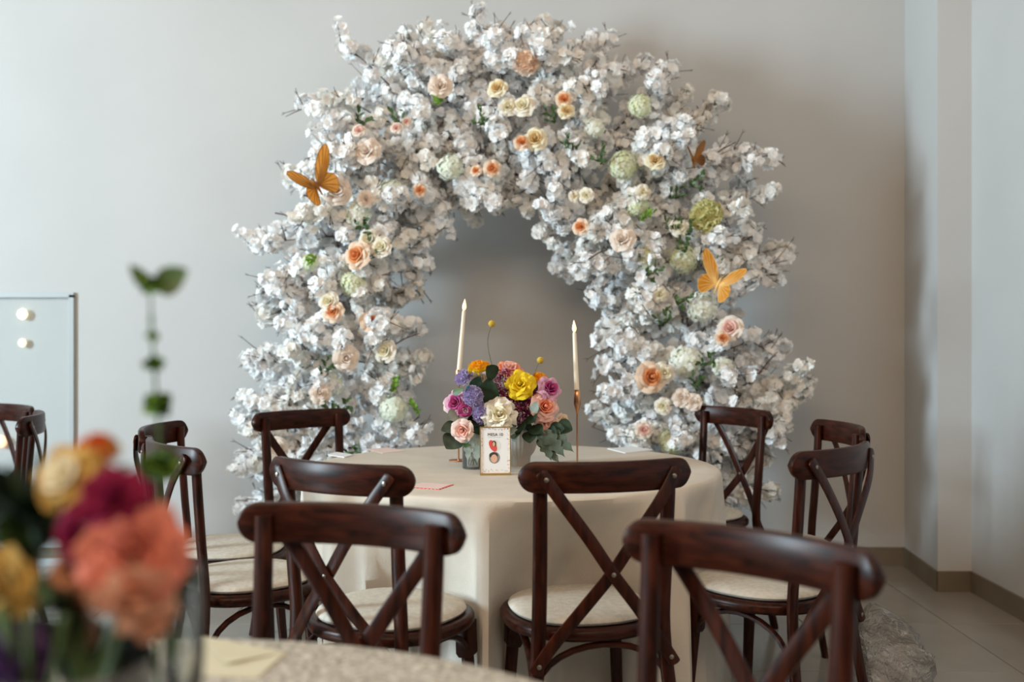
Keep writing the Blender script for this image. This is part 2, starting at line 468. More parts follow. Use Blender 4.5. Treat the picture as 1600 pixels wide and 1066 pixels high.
# ---------------------------------------------------------------- chairs
def make_chair():
    root = empty('dining_chair')
    def rail_y(x):
        return -0.268 + 0.055 * (x / 0.225) ** 2
    # back rail with rounded ends
    mb = MB()
    H, hw, L = 0.0385, 0.0105, 0.226
    xs = []
    n = 30
    for i in range(n + 1):
        xs.append(L * math.sin(PI / 2 * (2 * i / n - 1)) if False else L * (2 * i / n - 1))
    ends = [L - H + H * math.sin(PI / 2 * k / 7) for k in range(8)]
    xs = sorted([-e for e in ends] + [(L - H) * (2 * i / 22 - 1) for i in range(1, 22)] + ends)
    vs = []
    for x in xs:
        e = abs(x) - (L - H)
        h = H if e <= 0 else H * math.sqrt(max(0.0, 1 - (e / H) ** 2))
        h = max(h, 0.002)
        y = rail_y(x)
        dy = 2 * 0.055 * x / 0.225 ** 2
        nrm = V((-dy, 1, 0)).normalized()
        c = min(0.006, h * 0.5)
        for (a, z) in ((-hw, h - c), (-hw + c * 0.6, h), (hw - c * 0.6, h), (hw, h - c), (hw, -h + c), (hw - c * 0.6, -h), (-hw + c * 0.6, -h), (-hw, -h + c)):
            vs.append(V((x, y, 0.8515 + z)) + nrm * a)
    fs = []
    for i in range(len(xs) - 1):
        for k in range(8):
            a, q = i * 8 + k, i * 8 + (k + 1) % 8
            fs.append((a, q, q + 8, a + 8))
    fs.append(tuple(range(7, -1, -1)))
    fs.append(tuple((len(xs) - 1) * 8 + k for k in range(8)))
    mb.add(vs, fs)
    mb.build('back_rail', M['wood'], root)
    for s in (-1, 1):
        mb = MB()
        pts = smoothpath([(s * 0.205, -0.255, 0.0), (s * 0.186, -0.212, 0.22), (s * 0.168, -0.188, 0.44), (s * 0.168, -0.200, 0.62), (s * 0.171, -0.2135, 0.80), (s * 0.172, -0.215, 0.868)], 5)
        N = len(pts)
        mb.sweep(pts, [0.034 + 0.004 * math.sin(PI * i / N) for i in range(N)], 0.025, (1, 0, 0), 12, power=2.6)
        mb.build('back_post', M['wood_v'], root)
    for s in (-1, 1):
        mb = MB()
        o_ = 0.0 if s > 0 else -0.0095
        pts = smoothpath([(s * 0.181, -0.2505, 0.868), (s * 0.168, -0.2555, 0.848), (s * 0.128, -0.2685, 0.79), (s * 0.062, -0.270 + o_ * .6, 0.70), (0, -0.264 + o_, 0.61),
                          (-s * 0.072, -0.249 + o_ * .6, 0.52), (-s * 0.14, -0.224, 0.43), (-s * 0.178, -0.219, 0.375), (-s * 0.187, -0.221, 0.358)], 5)
        N = len(pts)
        side = []
        for i in range(N):
            tg = (pts[min(i + 1, N - 1)] - pts[max(i - 1, 0)]).normalized()
            side.append(tg.cross(V((0, 1, 0))))
        ws = [0.033] * N
        ws[0] = 0.016; ws[1] = 0.026; ws[-1] = 0.016; ws[-2] = 0.026
        mb.sweep(pts, ws, 0.0095, side, 10, power=3.5)
        sl = mb.build('cross_slat', M['wood_v'], root)
        spots = [((s * 0.168, -0.2605, 0.848)), ((-s * 0.176, -0.2235, 0.378))]
        if s < 0:
            spots.append((0, -0.2785, 0.61))
        for p in spots:
            mb = MB()
            T = Matrix.Translation(V(p)) @ Matrix.Rotation(PI / 2, 4, 'X')
            vs0 = len(mb.v)
            mb.lathe([(0.0062, -0.001), (0.006, 0.0018), (0.0035, 0.003), (0.0, 0.0032)], 10)
            mb.v = [T @ q for q in mb.v]
            mb.build('screw', M['screw'], sl)
        if s < 0:
            mb = MB()
            T = Matrix.Translation(V((0, -0.2585, 0.61))) @ Matrix.Rotation(-PI / 2, 4, 'X')
            mb.lathe([(0.005, -0.001), (0.005, 0.0012), (0.003, 0.002), (0.0, 0.0022)], 10)
            mb.v = [T @ q for q in mb.v]
            mb.build('screw', M['screw'], sl)
    # seat: bentwood ring
    def wob(a, i):
        c, q = abs(math.cos(a)), abs(math.sin(a))
        e = 2.35
        return 1 / (c ** e + q ** e) ** (1 / e) * (1.0 + 0.015 * math.sin(a))
    mb = MB()
    mb.lathe([(0.0, 0.422), (0.195, 0.422), (0.207, 0.425), (0.213, 0.433), (0.213, 0.447), (0.208, 0.455), (0.198, 0.458), (0.188, 0.456), (0.0, 0.455)], 48, wob=wob)
    mb.build('seat', M['wood'], root)
    mb = MB()
    mb.lathe([(0.0, 0.4555), (0.180, 0.4565), (0.189, 0.461), (0.192, 0.467), (0.189, 0.473), (0.178, 0.479), (0.14, 0.483), (0.07, 0.485), (0.0, 0.4855)], 48, wob=wob)
    mb.build('cushion', M['cushion'], root)
    for s in (-1, 1):
        mb = MB()
        mb.sweep([(s * 0.150, 0.138, 0.424), (s * 0.152, 0.140, 0.335), (s * 0.153, 0.141, 0.327)], [0.048, 0.048, 0.040], [0.048, 0.048, 0.040], (1, 0, 0), 12, power=6)
        mb.sweep([(s * 0.153, 0.141, 0.335), (s * 0.163, 0.153, 0.17), (s * 0.175, 0.166, 0.0)], [0.036, 0.033, 0.028], [0.036, 0.033, 0.028], (1, 0, 0), 12)
        mb.build('front_leg', M['wood_v'], root)
    def arc(p, q, top, n=14):
        p, q = V(p), V(q)
        out = []
        for i in range(n + 1):
            a = PI * i / n
            t = (1 - math.cos(a)) / 2
            b_ = p.lerp(q, t)
            b_.z = p.z + (top - p.z) * (math.sin(a) ** 0.75)
            out.append(b_)
        return out
    fl, fr, bl, br = (-0.16, 0.150, 0.25), (0.16, 0.150, 0.25), (-0.180, -0.190, 0.27), (0.180, -0.190, 0.27)
    for (p, q, sd) in ((fl, fr, (0, 1, 0)), (bl, br, (0, 1, 0)), (fl, bl, (1, 0, 0)), (fr, br, (1, 0, 0))):
        mb = MB()
        c = V((0, 0, 0))
        p2, q2 = V(p), V(q)
        mb.sweep(arc(p2, q2, 0.413), 0.020, 0.016, sd, 8, power=2.6)
        mb.build('arched_brace', M['wood'], root)
    return root

CHAIRS = [  # seat centre, heading, label, group
    ((-0.325, 2.79), (0.49, 0.87), 'dark wooden cross-back chair at the beige table, left of the two seen from behind'),
    ((0.185, 2.835), (-0.24, 0.97), 'dark wooden cross-back chair at the beige table, right of the two seen from behind'),
    ((-0.366, 1.685), (-0.30, -0.95), 'large dark wooden chair back at front left, facing the sequin table with the envelope'),
    ((0.222, 1.488), (-0.66, -0.75), 'largest dark wooden chair back at front right, tilted towards the lower right corner'),
    ((-0.715, 4.10), (0.667, -0.747), 'reddish brown cross-back chair beside the left foot of the flower arch, facing the camera'),
    ((0.75, 4.28), (-0.847, -0.533), 'reddish brown cross-back chair beside the right foot of the flower arch, facing the camera'),
    ((0.75, 3.09), (-0.72, 0.70), 'dark cross-back chair on the right of the beige table, curved back seen from outside'),
    ((0.93, 3.64), (-0.995, -0.08), 'dark cross-back chair on the far right, partly behind another chair by the bare wall'),
    ((-0.815, 3.17), (0.80, 0.60), 'dark cross-back chair on the left of the beige table, its back behind the green stem'),
    ((-0.99, 3.60), (1.0, 0.0), 'dark cross-back chair on the far left of the beige table, behind another chair'),
    ((-2.37, 4.42), (-0.60, -0.80), 'blurred brown cross-back chair cut by the left edge in front of the glass panel'),
    ((-2.13, 4.05), (-0.95, -0.30), 'blurred brown chair seen edge-on at far left before the glass panel corner'),
]
chair0 = make_chair()
for i, (p, h, lab) in enumerate(CHAIRS):
    o = chair0 if i == 0 else copy_tree(chair0)
    o.location = (p[0], p[1], 0)
    o.rotation_euler = (0, 0, math.atan2(h[1], h[0]) - PI / 2)
    tag(o, lab, 'chair', 'cross-back dining chairs')

# ---------------------------------------------------------------- tablecloths
def tablecloth(name, c, R, m, label, nf, seed, amp):
    rnd = random.Random(seed)
    ph = [rnd.uniform(0, 2 * PI) for _ in range(6)]
    n = 288
    mb = MB()
    prof = [(0.0, 0.752), (R * 0.25, 0.752), (R * 0.5, 0.752), (R * 0.75, 0.752), (R * 0.93, 0.752), (R - 0.012, 0.7515), (R - 0.004, 0.749), (R, 0.743)]
    zs = [0.725, 0.70, 0.66, 0.61, 0.55, 0.49, 0.43, 0.36, 0.29, 0.22, 0.15, 0.08, 0.012]
    rows = [(r, z, 0) for r, z in prof] + [(R + 0.004, z, (0.743 - z) / 0.73) for z in zs]
    vs = []
    for (r, z, t) in rows:
        for k in range(n):
            a = 2 * PI * k / n
            f = 0
            if t > 0:
                w1 = math.sin(nf * a + ph[0] + 1.1 * math.sin(3 * a + ph[1]))
                w2 = math.sin((nf * 1.7 // 1) * a + ph[2] + 0.8 * math.sin(5 * a + ph[3]))
                w = 0.65 * w1 + 0.35 * w2
                w = 1 - 2 * abs(math.sin((nf * a + ph[0] + 1.1 * math.sin(3 * a + ph[1])) / 2)) ** 0.8 + 0.4 * w2
                f = (amp * (w + 0.55)) * (t ** 0.75) * (1.25 - 0.25 * t)
            rr = r + f
            p = V((c[0] + rr * math.cos(a), c[1] + rr * math.sin(a), z))
            if t > 0:
                # the cloth is pushed in where a chair seat stands against it
                for (q, hd, lab) in CHAIRS:
                    q = V((q[0], q[1]))
                    if (q - V(c)).length > R + 0.5:
                        continue
                    rad = 0.238
                    u = V((math.cos(a), math.sin(a)))
                    # ray from the table centre against the seat disc
                    d = q - V(c)
                    along = d.dot(u)
                    off2 = d.length_squared - along * along
                    if off2 < rad * rad and along > 0:
                        lim = along - math.sqrt(rad * rad - off2)
                        k2 = 1.0 if z < 0.50 else max(0.0, 1 - (z - 0.50) / 0.235)
                        if rr > lim:
                            rn = rr + (lim - 0.012 + f * 0.55 - rr) * k2 ** 0.9
                            p.x = c[0] + rn * u.x
                            p.y = c[1] + rn * u.y
                            rr = rn
            vs.append(p)
    fs = []
    for i in range(len(rows) - 1):
        for k in range(n):
            a, q = i * n + k, i * n + (k + 1) % n
            if i == 0:
                fs.append((a, q + n, a + n))
            else:
                fs.append((a, q, q + n, a + n))
    fs = [tuple(reversed(f)) for f in fs]
    mb.add(vs, fs)
    o = mb.build(name, m)
    tag(o, label, 'tablecloth')
    return o
tablecloth('tablecloth', (0, 3.56), 0.705, M['cloth'], 'plain beige floor-length cloth over the round table before the flower arch', 19, 3, 0.034)
tablecloth('tablecloth', (-0.46, 0.83), 0.735, M['sequin'], 'speckled beige sequin cloth over the near round table at the bottom edge', 17, 5, 0.028)

# ---------------------------------------------------------------- flowers
def rose_mesh(R, seed, inner=0, outer=1, layers=5, open_=1.0, ruffle=0.04, npet=(3, 3, 4, 5, 6, 7), point=0.0):
    """rose: spiral of cupped petals, faces +Z, petals with real width"""
    rnd = random.Random(seed)
    mb = MB()
    for l in range(layers):
        t = l / (layers - 1)
        rl = R * (0.13 + 0.87 * t ** 0.95)
        n = npet[min(l, len(npet) - 1)]
        top = R * (0.52 - 0.50 * open_ * t ** 1.7)
        base = -R * 0.45
        a0 = rnd.uniform(0, 2 * PI)
        for k in range(n):
            a = a0 + 2 * PI * k / n + rnd.uniform(-0.15, 0.15)
            wd = PI / n * (1.45 if l < 3 else 1.28) * rnd.uniform(0.9, 1.15)
            nu, nv = 6, 6
            grid = []
            j1, j2 = rnd.uniform(-1, 1), rnd.uniform(0, 6)
            lift = rnd.uniform(-0.07, 0.10) * R
            for iv in range(nv + 1):
                v = iv / nv
                for iu in range(nu + 1):
                    u = 2 * iu / nu - 1
                    wv = wd * (0.35 + 0.65 * math.sin(min(1, v * 1.15) * PI / 2)) * (1 - 0.25 * v ** 6)
                    r = rl * (0.22 + 0.78 * math.sin(v * PI / 2) ** 0.8)
                    curl = max(0, v - 0.72) / 0.28
                    r += rl * (0.16 + 0.2 * t) * curl ** 1.5
                    r += rl * 0.05 * u * (1 if k % 2 else -1)
                    r += ruffle * R * math.sin(4 * u + j2 + 3 * v) * v
                    z = base + (top + lift - base) * v
                    z -= (abs(u) ** (2.4 - point)) * v * R * (0.22 + 0.16 * t + 0.25 * point)
                    z -= curl ** 1.6 * R * (0.06 + 0.16 * t)
                    z += ruffle * R * math.cos(5 * u + j2) * v
                    aa = a + u * wv
                    grid.append(V((r * math.cos(aa), r * math.sin(aa), z)))
            fs = []
            for iv in range(nv):
                for iu in range(nu):
                    q = iv * (nu + 1) + iu
                    fs.append((q, q + 1, q + nu + 2, q + nu + 1))
            mb.add(grid, fs, inner if t < 0.55 else outer)
    # heart of the flower
    mb.lathe([(R * 0.02, -R * 0.4), (R * 0.14, R * 0.1), (R * 0.12, R * 0.36), (R * 0.04, R * 0.46)], 8, inner)
    # calyx closes the underside
    mb.lathe([(0.0, -R * 0.62), (R * 0.12, -R * 0.58), (R * 0.28, -R * 0.42), (R * 0.2, -R * 0.3)], 8, 2, closed=True)
    return mb

def ruffled_mesh(R, seed, n=90, mi_in=0, mi_out=1, dome=0.55, pet=0.34):
    """carnation, ranunculus, chrysanthemum or hydrangea head: dome packed with small petals"""
    rnd = random.Random(seed)
    mb = MB()
    for k in range(n):
        z = 1 - (k + 0.5) / n * 1.15
        rr = math.sqrt(max(0, 1 - z * z))
        a = k * 2.39996
        d = V((rr * math.cos(a), rr * math.sin(a), z))
        c = V((d.x * R * 0.85, d.y * R * 0.85, (d.z * dome) * R))
        s = R * pet * rnd.uniform(0.8, 1.25)
        q = (d + V((rnd.uniform(-.35, .35), rnd.uniform(-.35, .35), rnd.uniform(-.2, .3)))).to_track_quat('Z', 'Y') @ Quaternion((0, 0, 1), rnd.uniform(0, 2 * PI))
        g = []
        for iv in range(3):
            for iu in range(4):
                u, v = iu / 3 * 2 - 1, iv / 2
                g.append(c + q @ V((u * s * (0.35 + 0.65 * v) * 0.9, (v - 0.3) * s * 0.4 + 0.35 * s * u * u, s * (v * 0.9 - 0.3) + 0.16 * s * math.sin(6 * u + k) * v)))
        fs = []
        for iv in range(2):
            for iu in range(3):
                w_ = iv * 4 + iu
                fs.append((w_, w_ + 1, w_ + 5, w_ + 4))
        mb.add(g, fs, mi_in if z > 0.45 else mi_out)
    mb.lathe([(0.0, -R * 0.25), (R * 0.5, -R * 0.2), (R * 0.75, 0.0), (R * 0.6, dome * R * 0.6), (0.0, dome * R * 0.8)], 12, mi_out)
    return mb

def hydrangea_mesh(R, seed, n=46):
    rnd = random.Random(seed)
    mb = MB()
    for k in range(n):
        z = 1 - (k + 0.5) / n * 1.3
        rr = math.sqrt(max(0, 1 - z * z))
        a = k * 2.39996
        d = V((rr * math.cos(a), rr * math.sin(a), z))
        c = d * R * rnd.uniform(0.78, 1.0)
        c.z *= 0.75
        q = (d + V((rnd.uniform(-.3, .3), rnd.uniform(-.3, .3), 0))).to_track_quat('Z', 'Y') @ Quaternion((0, 0, 1), rnd.uniform(0, PI))
        s = R * 0.27
        for j in range(4):
            a2 = j * PI / 2
            r1 = Quaternion((0, 0, 1), a2)
            pts = [V((0, 0, 0)), V((0.55, -0.5, 0.15)), V((1.0, -0.25, 0.02 + rnd.uniform(-.1, .2))), V((1.0, 0.25, 0.02)), V((0.55, 0.5, 0.15)), V((0.6, 0, 0.24))]
            mb.add([c + q @ (r1 @ (p * s)) for p in pts], [(0, 1, 5), (1, 2, 5), (2, 3, 5), (3, 4, 5), (4, 0, 5)], rnd.choice((0, 0, 1)))
    mb.lathe([(0.0, -R * 0.4), (R * 0.5, -R * 0.3), (R * 0.72, 0.1 * R), (R * 0.5, R * 0.45), (0.0, R * 0.6)], 12, 1)
    return mb

def leaf_mesh(L, W, fold=0.15, bend=0.2, lobes=0, n=8, base=0.0):
    """leaf in local frame: grows along +Z from the origin, wide in X"""
    mb = MB()
    vs = []
    for i in range(n + 1):
        t = i / n
        w_ = W / 2 * math.sin(PI * min(1, t ** 0.75 * 0.97 + 0.03)) ** 0.7
        if i in (0,):
            w_ = W * 0.03
        if i == n:
            w_ = W * 0.04
        if lobes:
            w_ *= 0.62 + 0.55 * abs(math.sin(lobes * PI * t))
        y = bend * L * t * t
        for sx in (-1, -0.5, 0, 0.5, 1):
            vs.append(V((sx * w_, y + fold * abs(sx) * w_, t * L - (0.12 * L * abs(sx) if lobes else 0))))
    fs = []
    for i in range(n):
        for k in range(4):
            q = i * 5 + k
            fs.append((q, q + 1, q + 6, q + 5))
    mb.add(vs, fs)
    return mb

# ---------------------------------------------------------------- flower arch
YA = 4.88
ST = [((565, 800), (352, 775), (655, 790)), ((560, 700), (354, 705), (662, 690)), ((552, 620), (358, 625), (676, 620)), ((550, 540), (380, 545), (684, 560)),
      ((545, 470), (395, 470), (672, 480)), ((548, 400), (388, 400), (668, 410)), ((560, 330), (395, 340), (704, 378)), ((580, 270), (440, 250), (740, 362)),
      ((610, 220), (455, 155), (775, 350)), ((660, 180), (515, 80), (800, 345)), ((710, 160), (610, 40), (815, 348)), ((770, 145), (735, 5), (820, 350)),
      ((830, 150), (850, 8), (835, 355)), ((890, 170), (965, 45), (845, 365)), ((950, 215), (1065, 95), (860, 385)), ((1000, 265), (1150, 150), (868, 410)),
      ((1035, 320), (1168, 225), (866, 440)), ((1060, 380), (1228, 290), (895, 470)), ((1070, 440), (1235, 375), (935, 495)), ((1072, 510), (1192, 445), (925, 545)),
      ((1070, 570), (1240, 520), (912, 590)), ((1065, 630), (1278, 625), (905, 640)), ((1065, 700), (1232, 700), (905, 690)), ((1070, 780), (1200, 765), (920, 770))]
def station(t):
    t = max(0, min(len(ST) - 1.001, t))
    i = int(t)
    f = t - i
    return [tuple(ST[i][j][k] * (1 - f) + ST[i + 1][j][k] * f for k in (0, 1)) for j in range(3)]

arch = empty('flower_arch', (0.05, YA, 0))
tag(arch, 'tall white blossom arch with peach roses standing against the pale wall', 'flower arch')
def AL(p):      # world point -> arch local
    return V(p) - V(arch.location)

mb = MB()
cl = [AL(P(ST[i][0][0], ST[i][0][1], YA + 0.16)) for i in range(len(ST))]
cl = [V((cl[0].x, cl[0].y, 0.0))] + cl + [V((cl[-1].x, cl[-1].y, 0.0))]
mb.tube(smoothpath(cl, 4), 0.011, 8)
for q in (cl[0], cl[-1]):
    mb.box(q + V((0, 0.0, 0.008)), (0.3, 0.4, 0.016))
mb.build('arch_frame', M['white_frame'], arch)

def branch_meshes(L, seed):
    rnd = random.Random(seed)
    tw = MB()
    pts = [V((0, 0, 0))]
    d = V((0, 0, 1))
    n = 7
    for i in range(n):
        d = (d + V((rnd.uniform(-.14, .14), rnd.uniform(-.14, .14), 0))).normalized()
        pts.append(pts[-1] + d * L / n)
    tw.tube(pts, [0.0042 - 0.0028 * i / n for i in range(n + 1)], 5)
    axes = [pts]
    for s in range(int(L / 0.075)):
        i = rnd.randint(1, n - 1)
        a = rnd.uniform(0, 2 * PI)
        dd = V((math.cos(a), math.sin(a), rnd.uniform(0.5, 1.4))).normalized()
        ln = rnd.uniform(0.05, 0.13)
        q = [pts[i], pts[i] + dd * ln * 0.5 + V((0, 0, 0.004)), pts[i] + dd * ln]
        tw.tube(q, [0.0026, 0.002, 0.0013], 4)
        if rnd.random() < 0.5:      # forked bare tip
            e = q[2]
            for k in (-1, 1):
                tw.tube([e, e + (dd + V((k * 0.5, rnd.uniform(-.4, .4), 0))).normalized() * rnd.uniform(0.015, 0.03)], [0.0014, 0.001], 4)
        axes.append(q)
    for s in range(int(L / 0.08)):      # short bare forks that stand out of the blossom
        t = rnd.uniform(0.15, 1.0) * n
        i = min(int(t), n - 1)
        p = pts[i].lerp(pts[i + 1], t - i)
        a = rnd.uniform(0, 2 * PI)
        dd = V((math.cos(a), math.sin(a), rnd.uniform(0.2, 1.0))).normalized()
        e = p + dd * rnd.uniform(0.055, 0.082)
        tw.tube([p, e], [0.0026, 0.0018], 4)
        for k in (-1, 1):
            tw.tube([e - dd * 0.012, e + (dd + V((k * 0.6, rnd.uniform(-.4, .4), 0))).normalized() * rnd.uniform(0.010, 0.022)], [0.0018, 0.0012], 4)
    bl = MB()
    def floret(c, d, s):
        q = d.to_track_quat('Z', 'Y') @ Quaternion((0, 0, 1), rnd.uniform(0, 2 * PI))
        for ring in range(2):
            np_ = 5
            for k in range(np_):
                a = 2 * PI * (k + 0.5 * ring) / np_ + rnd.uniform(-.2, .2)
                r1 = Quaternion((0, 0, 1), a)
                up = (0.25 if ring == 0 else 0.75) + rnd.uniform(-.2, .25)
                ln = s * (1.0 if ring == 0 else 0.72) * rnd.uniform(0.85, 1.15)
                wv = ln * 0.48
                pp = [V((0, 0, 0)), V((ln * 0.5, -wv, ln * up * 0.5)), V((ln, -wv * 0.55, ln * (up * 0.7 + rnd.uniform(-.15, .2)))),
                      V((ln * 0.93, wv * 0.6, ln * (up * 0.75 + rnd.uniform(-.15, .2)))), V((ln * 0.5, wv, ln * up * 0.55)), V((ln * 0.6, 0, ln * up * 0.35))]
                bl.add([c + q @ (r1 @ p) for p in pp], [(0, 1, 5), (1, 2, 5), (2, 3, 5), (3, 4, 5), (4, 0, 5)])
    # clumps along the branch with gaps that bare the twig
    nc = max(3, int(L / 0.072))
    for c in range(nc):
        t = 0.10 + 0.90 * (c + 0.5 + rnd.uniform(-.25, .25)) / nc
        t = min(t, 1.0)
        x = t * n
        i = min(int(x), n - 1)
        p = pts[i].lerp(pts[i + 1], x - i)
        rad = rnd.uniform(0.038, 0.060) * (1.12 - 0.4 * t)
        off = V((rnd.gauss(0, .016), rnd.gauss(0, .016), 0))
        for k in range(rnd.randint(15, 22)):
            d = V((rnd.gauss(0, 1), rnd.gauss(0, 1), rnd.gauss(0, 1))).normalized()
            floret(p + off + d * rad * rnd.uniform(0.45, 1.0), (d + V((0, 0, .2))).normalized(), rnd.uniform(0.019, 0.030))
    for q in axes[1:]:
        if rnd.random() < 0.65:
            rad = rnd.uniform(0.018, 0.032)
            for k in range(rnd.randint(5, 11)):
                d = V((rnd.gauss(0, 1), rnd.gauss(0, 1), rnd.gauss(0, 1))).normalized()
                floret(q[1].lerp(q[2], rnd.uniform(-.1, 0.8)) + d * rad, d, rnd.uniform(0.019, 0.028))
    return tw, bl

VAR = []
for li, L in enumerate((0.30, 0.42, 0.56)):
    row = []
    for k in range(6):
        tw, bl = branch_meshes(L, 100 + li * 10 + k)
        to = tw.build('blossom_branch', M['twig'])
        bo = bl.build('blossom_cluster', M['blossom'] if k < 4 else M['blossom_b'], to)
        bo['kind'] = 'stuff'
        row.append(to)
    VAR.append((L, row))
used_first = set()
def put_branch(p, d, length, rnd):
    L, row = min(VAR, key=lambda v: abs(v[0] - length))
    k = rnd.randrange(len(row))
    src = row[k]
    key = (L, k)
    if key not in used_first:
        used_first.add(key)
        o = src
    else:
        o = copy_tree(src)
    o.parent = arch
    o.location = AL(p)
    aim(o, d, rnd.uniform(0, 2 * PI))
    s = max(0.75, min(1.3, length / L))
    o.scale = (s * 0.5 + 0.5, s * 0.5 + 0.5, s)

# accents (frame x, frame y, radius in px, kind)
ACC = [
    (556, 398, 17, 'rose_peach'), (519, 486, 13, 'rose_peach'), (580, 502, 13, 'rose_peach'), (541, 560, 15, 'rose_pale'), (1018, 589, 18, 'rose_peach'),
    (1038, 583, 13, 'rose_cream'), (1065, 622, 11, 'rose_pale'), (1083, 628, 10, 'rose_pale'), (1006, 672, 10, 'rose_pink'), (1061, 355, 11, 'rose_cream'),
    (794, 166, 11, 'rose_cream'), (817, 163, 14, 'rose_cream'), (881, 154, 10, 'rose_orange'), (885, 172, 10, 'rose_gold'), (769, 263, 10, 'rose_orange'),
    (743, 266, 7, 'rose_orange'), (656, 297, 8, 'rose_peach'), (560, 203, 8, 'rose_pink'), (619, 199, 7, 'rose_pink'), (635, 190, 6, 'rose_pink'),
    (1024, 249, 12, 'rose_gold'), (776, 136, 12, 'rose_gold'), (836, 216, 14, 'rose_gold'), (815, 221, 10, 'rose_orange'), (688, 133, 14, 'rose_pale'),
    (572, 234, 16, 'rose_pale'), (526, 297, 17, 'rose_pale'), (594, 385, 13, 'rose_cream'), (575, 372, 12, 'rose_cream'), (906, 354, 10, 'rose_peach'),
    (972, 372, 15, 'rose_pale'), (915, 305, 9, 'rose_cream'), (898, 306, 7, 'rose_cream'), (1140, 512, 15, 'rose_pink'), (1130, 528, 9, 'rose_orange'),
    (600, 548, 14, 'rose_cream'), (500, 615, 12, 'rose_pale'), (1035, 635, 10, 'rose_cream'), (572, 310, 10, 'rose_pale'), (430, 700, 14, 'rose_pale'), (512, 470, 12, 'rose_cream'), (1032, 460, 10, 'rose_cream'), (1005, 300, 9, 'rose_cream'),
    (822, 99, 19, 'dahlia_peach'), (1104, 338, 24, 'dahlia_olive'),
    (974, 258, 22, 'hydrangea_lime'), (552, 443, 19, 'hydrangea_lime'), (704, 262, 20, 'hydrangea_pale'), (612, 300, 20, 'hydrangea_pale'), (1010, 402, 18, 'hydrangea_lime'),
    (1098, 480, 24, 'hydrangea_white'), (1072, 566, 25, 'hydrangea_white'), (516, 600, 21, 'hydrangea_white'), (1000, 165, 18, 'hydrangea_lime'), (560, 335, 20, 'hydrangea_white'),
    (1068, 405, 22, 'hydrangea_lime'), (995, 320, 18, 'hydrangea_lime'), (615, 640, 22, 'hydrangea_pale'), (1130, 575, 18, 'hydrangea_white'), (1050, 690, 20, 'hydrangea_lime'), (485, 410, 13, 'hydrangea_lime'), (930, 200, 16, 'hydrangea_white')]
SPR = [(562, 190, 0), (626, 190, 0), (693, 152, 1), (757, 190, 0), (893, 229, 0), (572, 352, 0), (507, 577, 0), (519, 641, 0), (613, 607, 1), (655, 642, 1), (1073, 385, 0), (1048, 305, 0),
       (1082, 285, 0), (1046, 355, 0), (1078, 362, 0), (1110, 560, 0), (1088, 602, 0), (1040, 500, 0), (1000, 340, 1), (868, 183, 0), (1010, 425, 0), (590, 395, 0), (487, 405, 1), (538, 632, 0), (940, 245, 0), (1104, 420, 0), (1060, 470, 0), (560, 700, 0)]
rnd = random.Random(11)
def near_acc(px, py, k=1.0):
    for (ax, ay, ar, kd) in ACC:
        if math.hypot(px - ax, py - ay) < (ar + 5) * k:
            return True
    for (ax, ay, kd) in SPR:
        if math.hypot(px - ax, py - ay) < 15 * k:
            return True
    return False
NS = len(ST) - 1
# outward sprays; the listed frame tips first, then jittered ones between
outs = [(i + 0.0, 1.0) for i in range(len(ST))] + [((rnd.uniform(0, NS) if rnd.random() < 0.68 else rnd.choice((rnd.uniform(0, 3), rnd.uniform(20, NS)))), rnd.uniform(0.62, 0.97)) for _ in range(78)]
for t, f in outs:
    c, o_, n_ = station(t)
    if f < 1:
        c = (c[0] + rnd.gauss(0, 12), c[1] + rnd.gauss(0, 12))
        o_ = (o_[0] + rnd.gauss(0, 14), o_[1] + rnd.gauss(0, 14))
    yt = YA + rnd.uniform(-0.22, 0.22)
    a = P(c[0] * 0.95 + o_[0] * 0.05, c[1] * 0.95 + o_[1] * 0.05, YA + rnd.uniform(-0.08, 0.08))
    e = P(c[0] + (o_[0] - c[0]) * f, c[1] + (o_[1] - c[1]) * f, yt)
    put_branch(a, e - a, (e - a).length * 0.96, rnd)
for k in range(50):
    t = NS * (k + rnd.random()) / 50
    c, o_, n_ = station(t)
    f = rnd.uniform(0.7, 0.98)
    c = (c[0] + rnd.gauss(0, 10), c[1] + rnd.gauss(0, 10))
    a = P(c[0] * 0.95 + n_[0] * 0.05, c[1] * 0.95 + n_[1] * 0.05, YA + rnd.uniform(-0.1, 0.1))
    e = P(c[0] + (n_[0] - c[0]) * f, c[1] + (n_[1] - c[1]) * f, YA + rnd.uniform(-0.15, 0.12))
    put_branch(a, e - a, (e - a).length, rnd)
# sprays along the ridge hide the frame
for k in range(36):
    t = NS * (k + 0.2) / 36
    c, o_, n_ = station(t)
    c2, _, _ = station(t + 0.9)
    if t > NS - 1:
        c2, _, _ = station(t - 0.9)
    a = P(c[0] + rnd.gauss(0, 8), c[1] + rnd.gauss(0, 8), YA + rnd.uniform(-0.02, 0.06))
    e = P(c2[0] + rnd.gauss(0, 14), c2[1] + rnd.gauss(0, 14), YA + rnd.uniform(-0.12, 0.02))
    put_branch(a, e - a, max(0.3, (e - a).length), rnd)
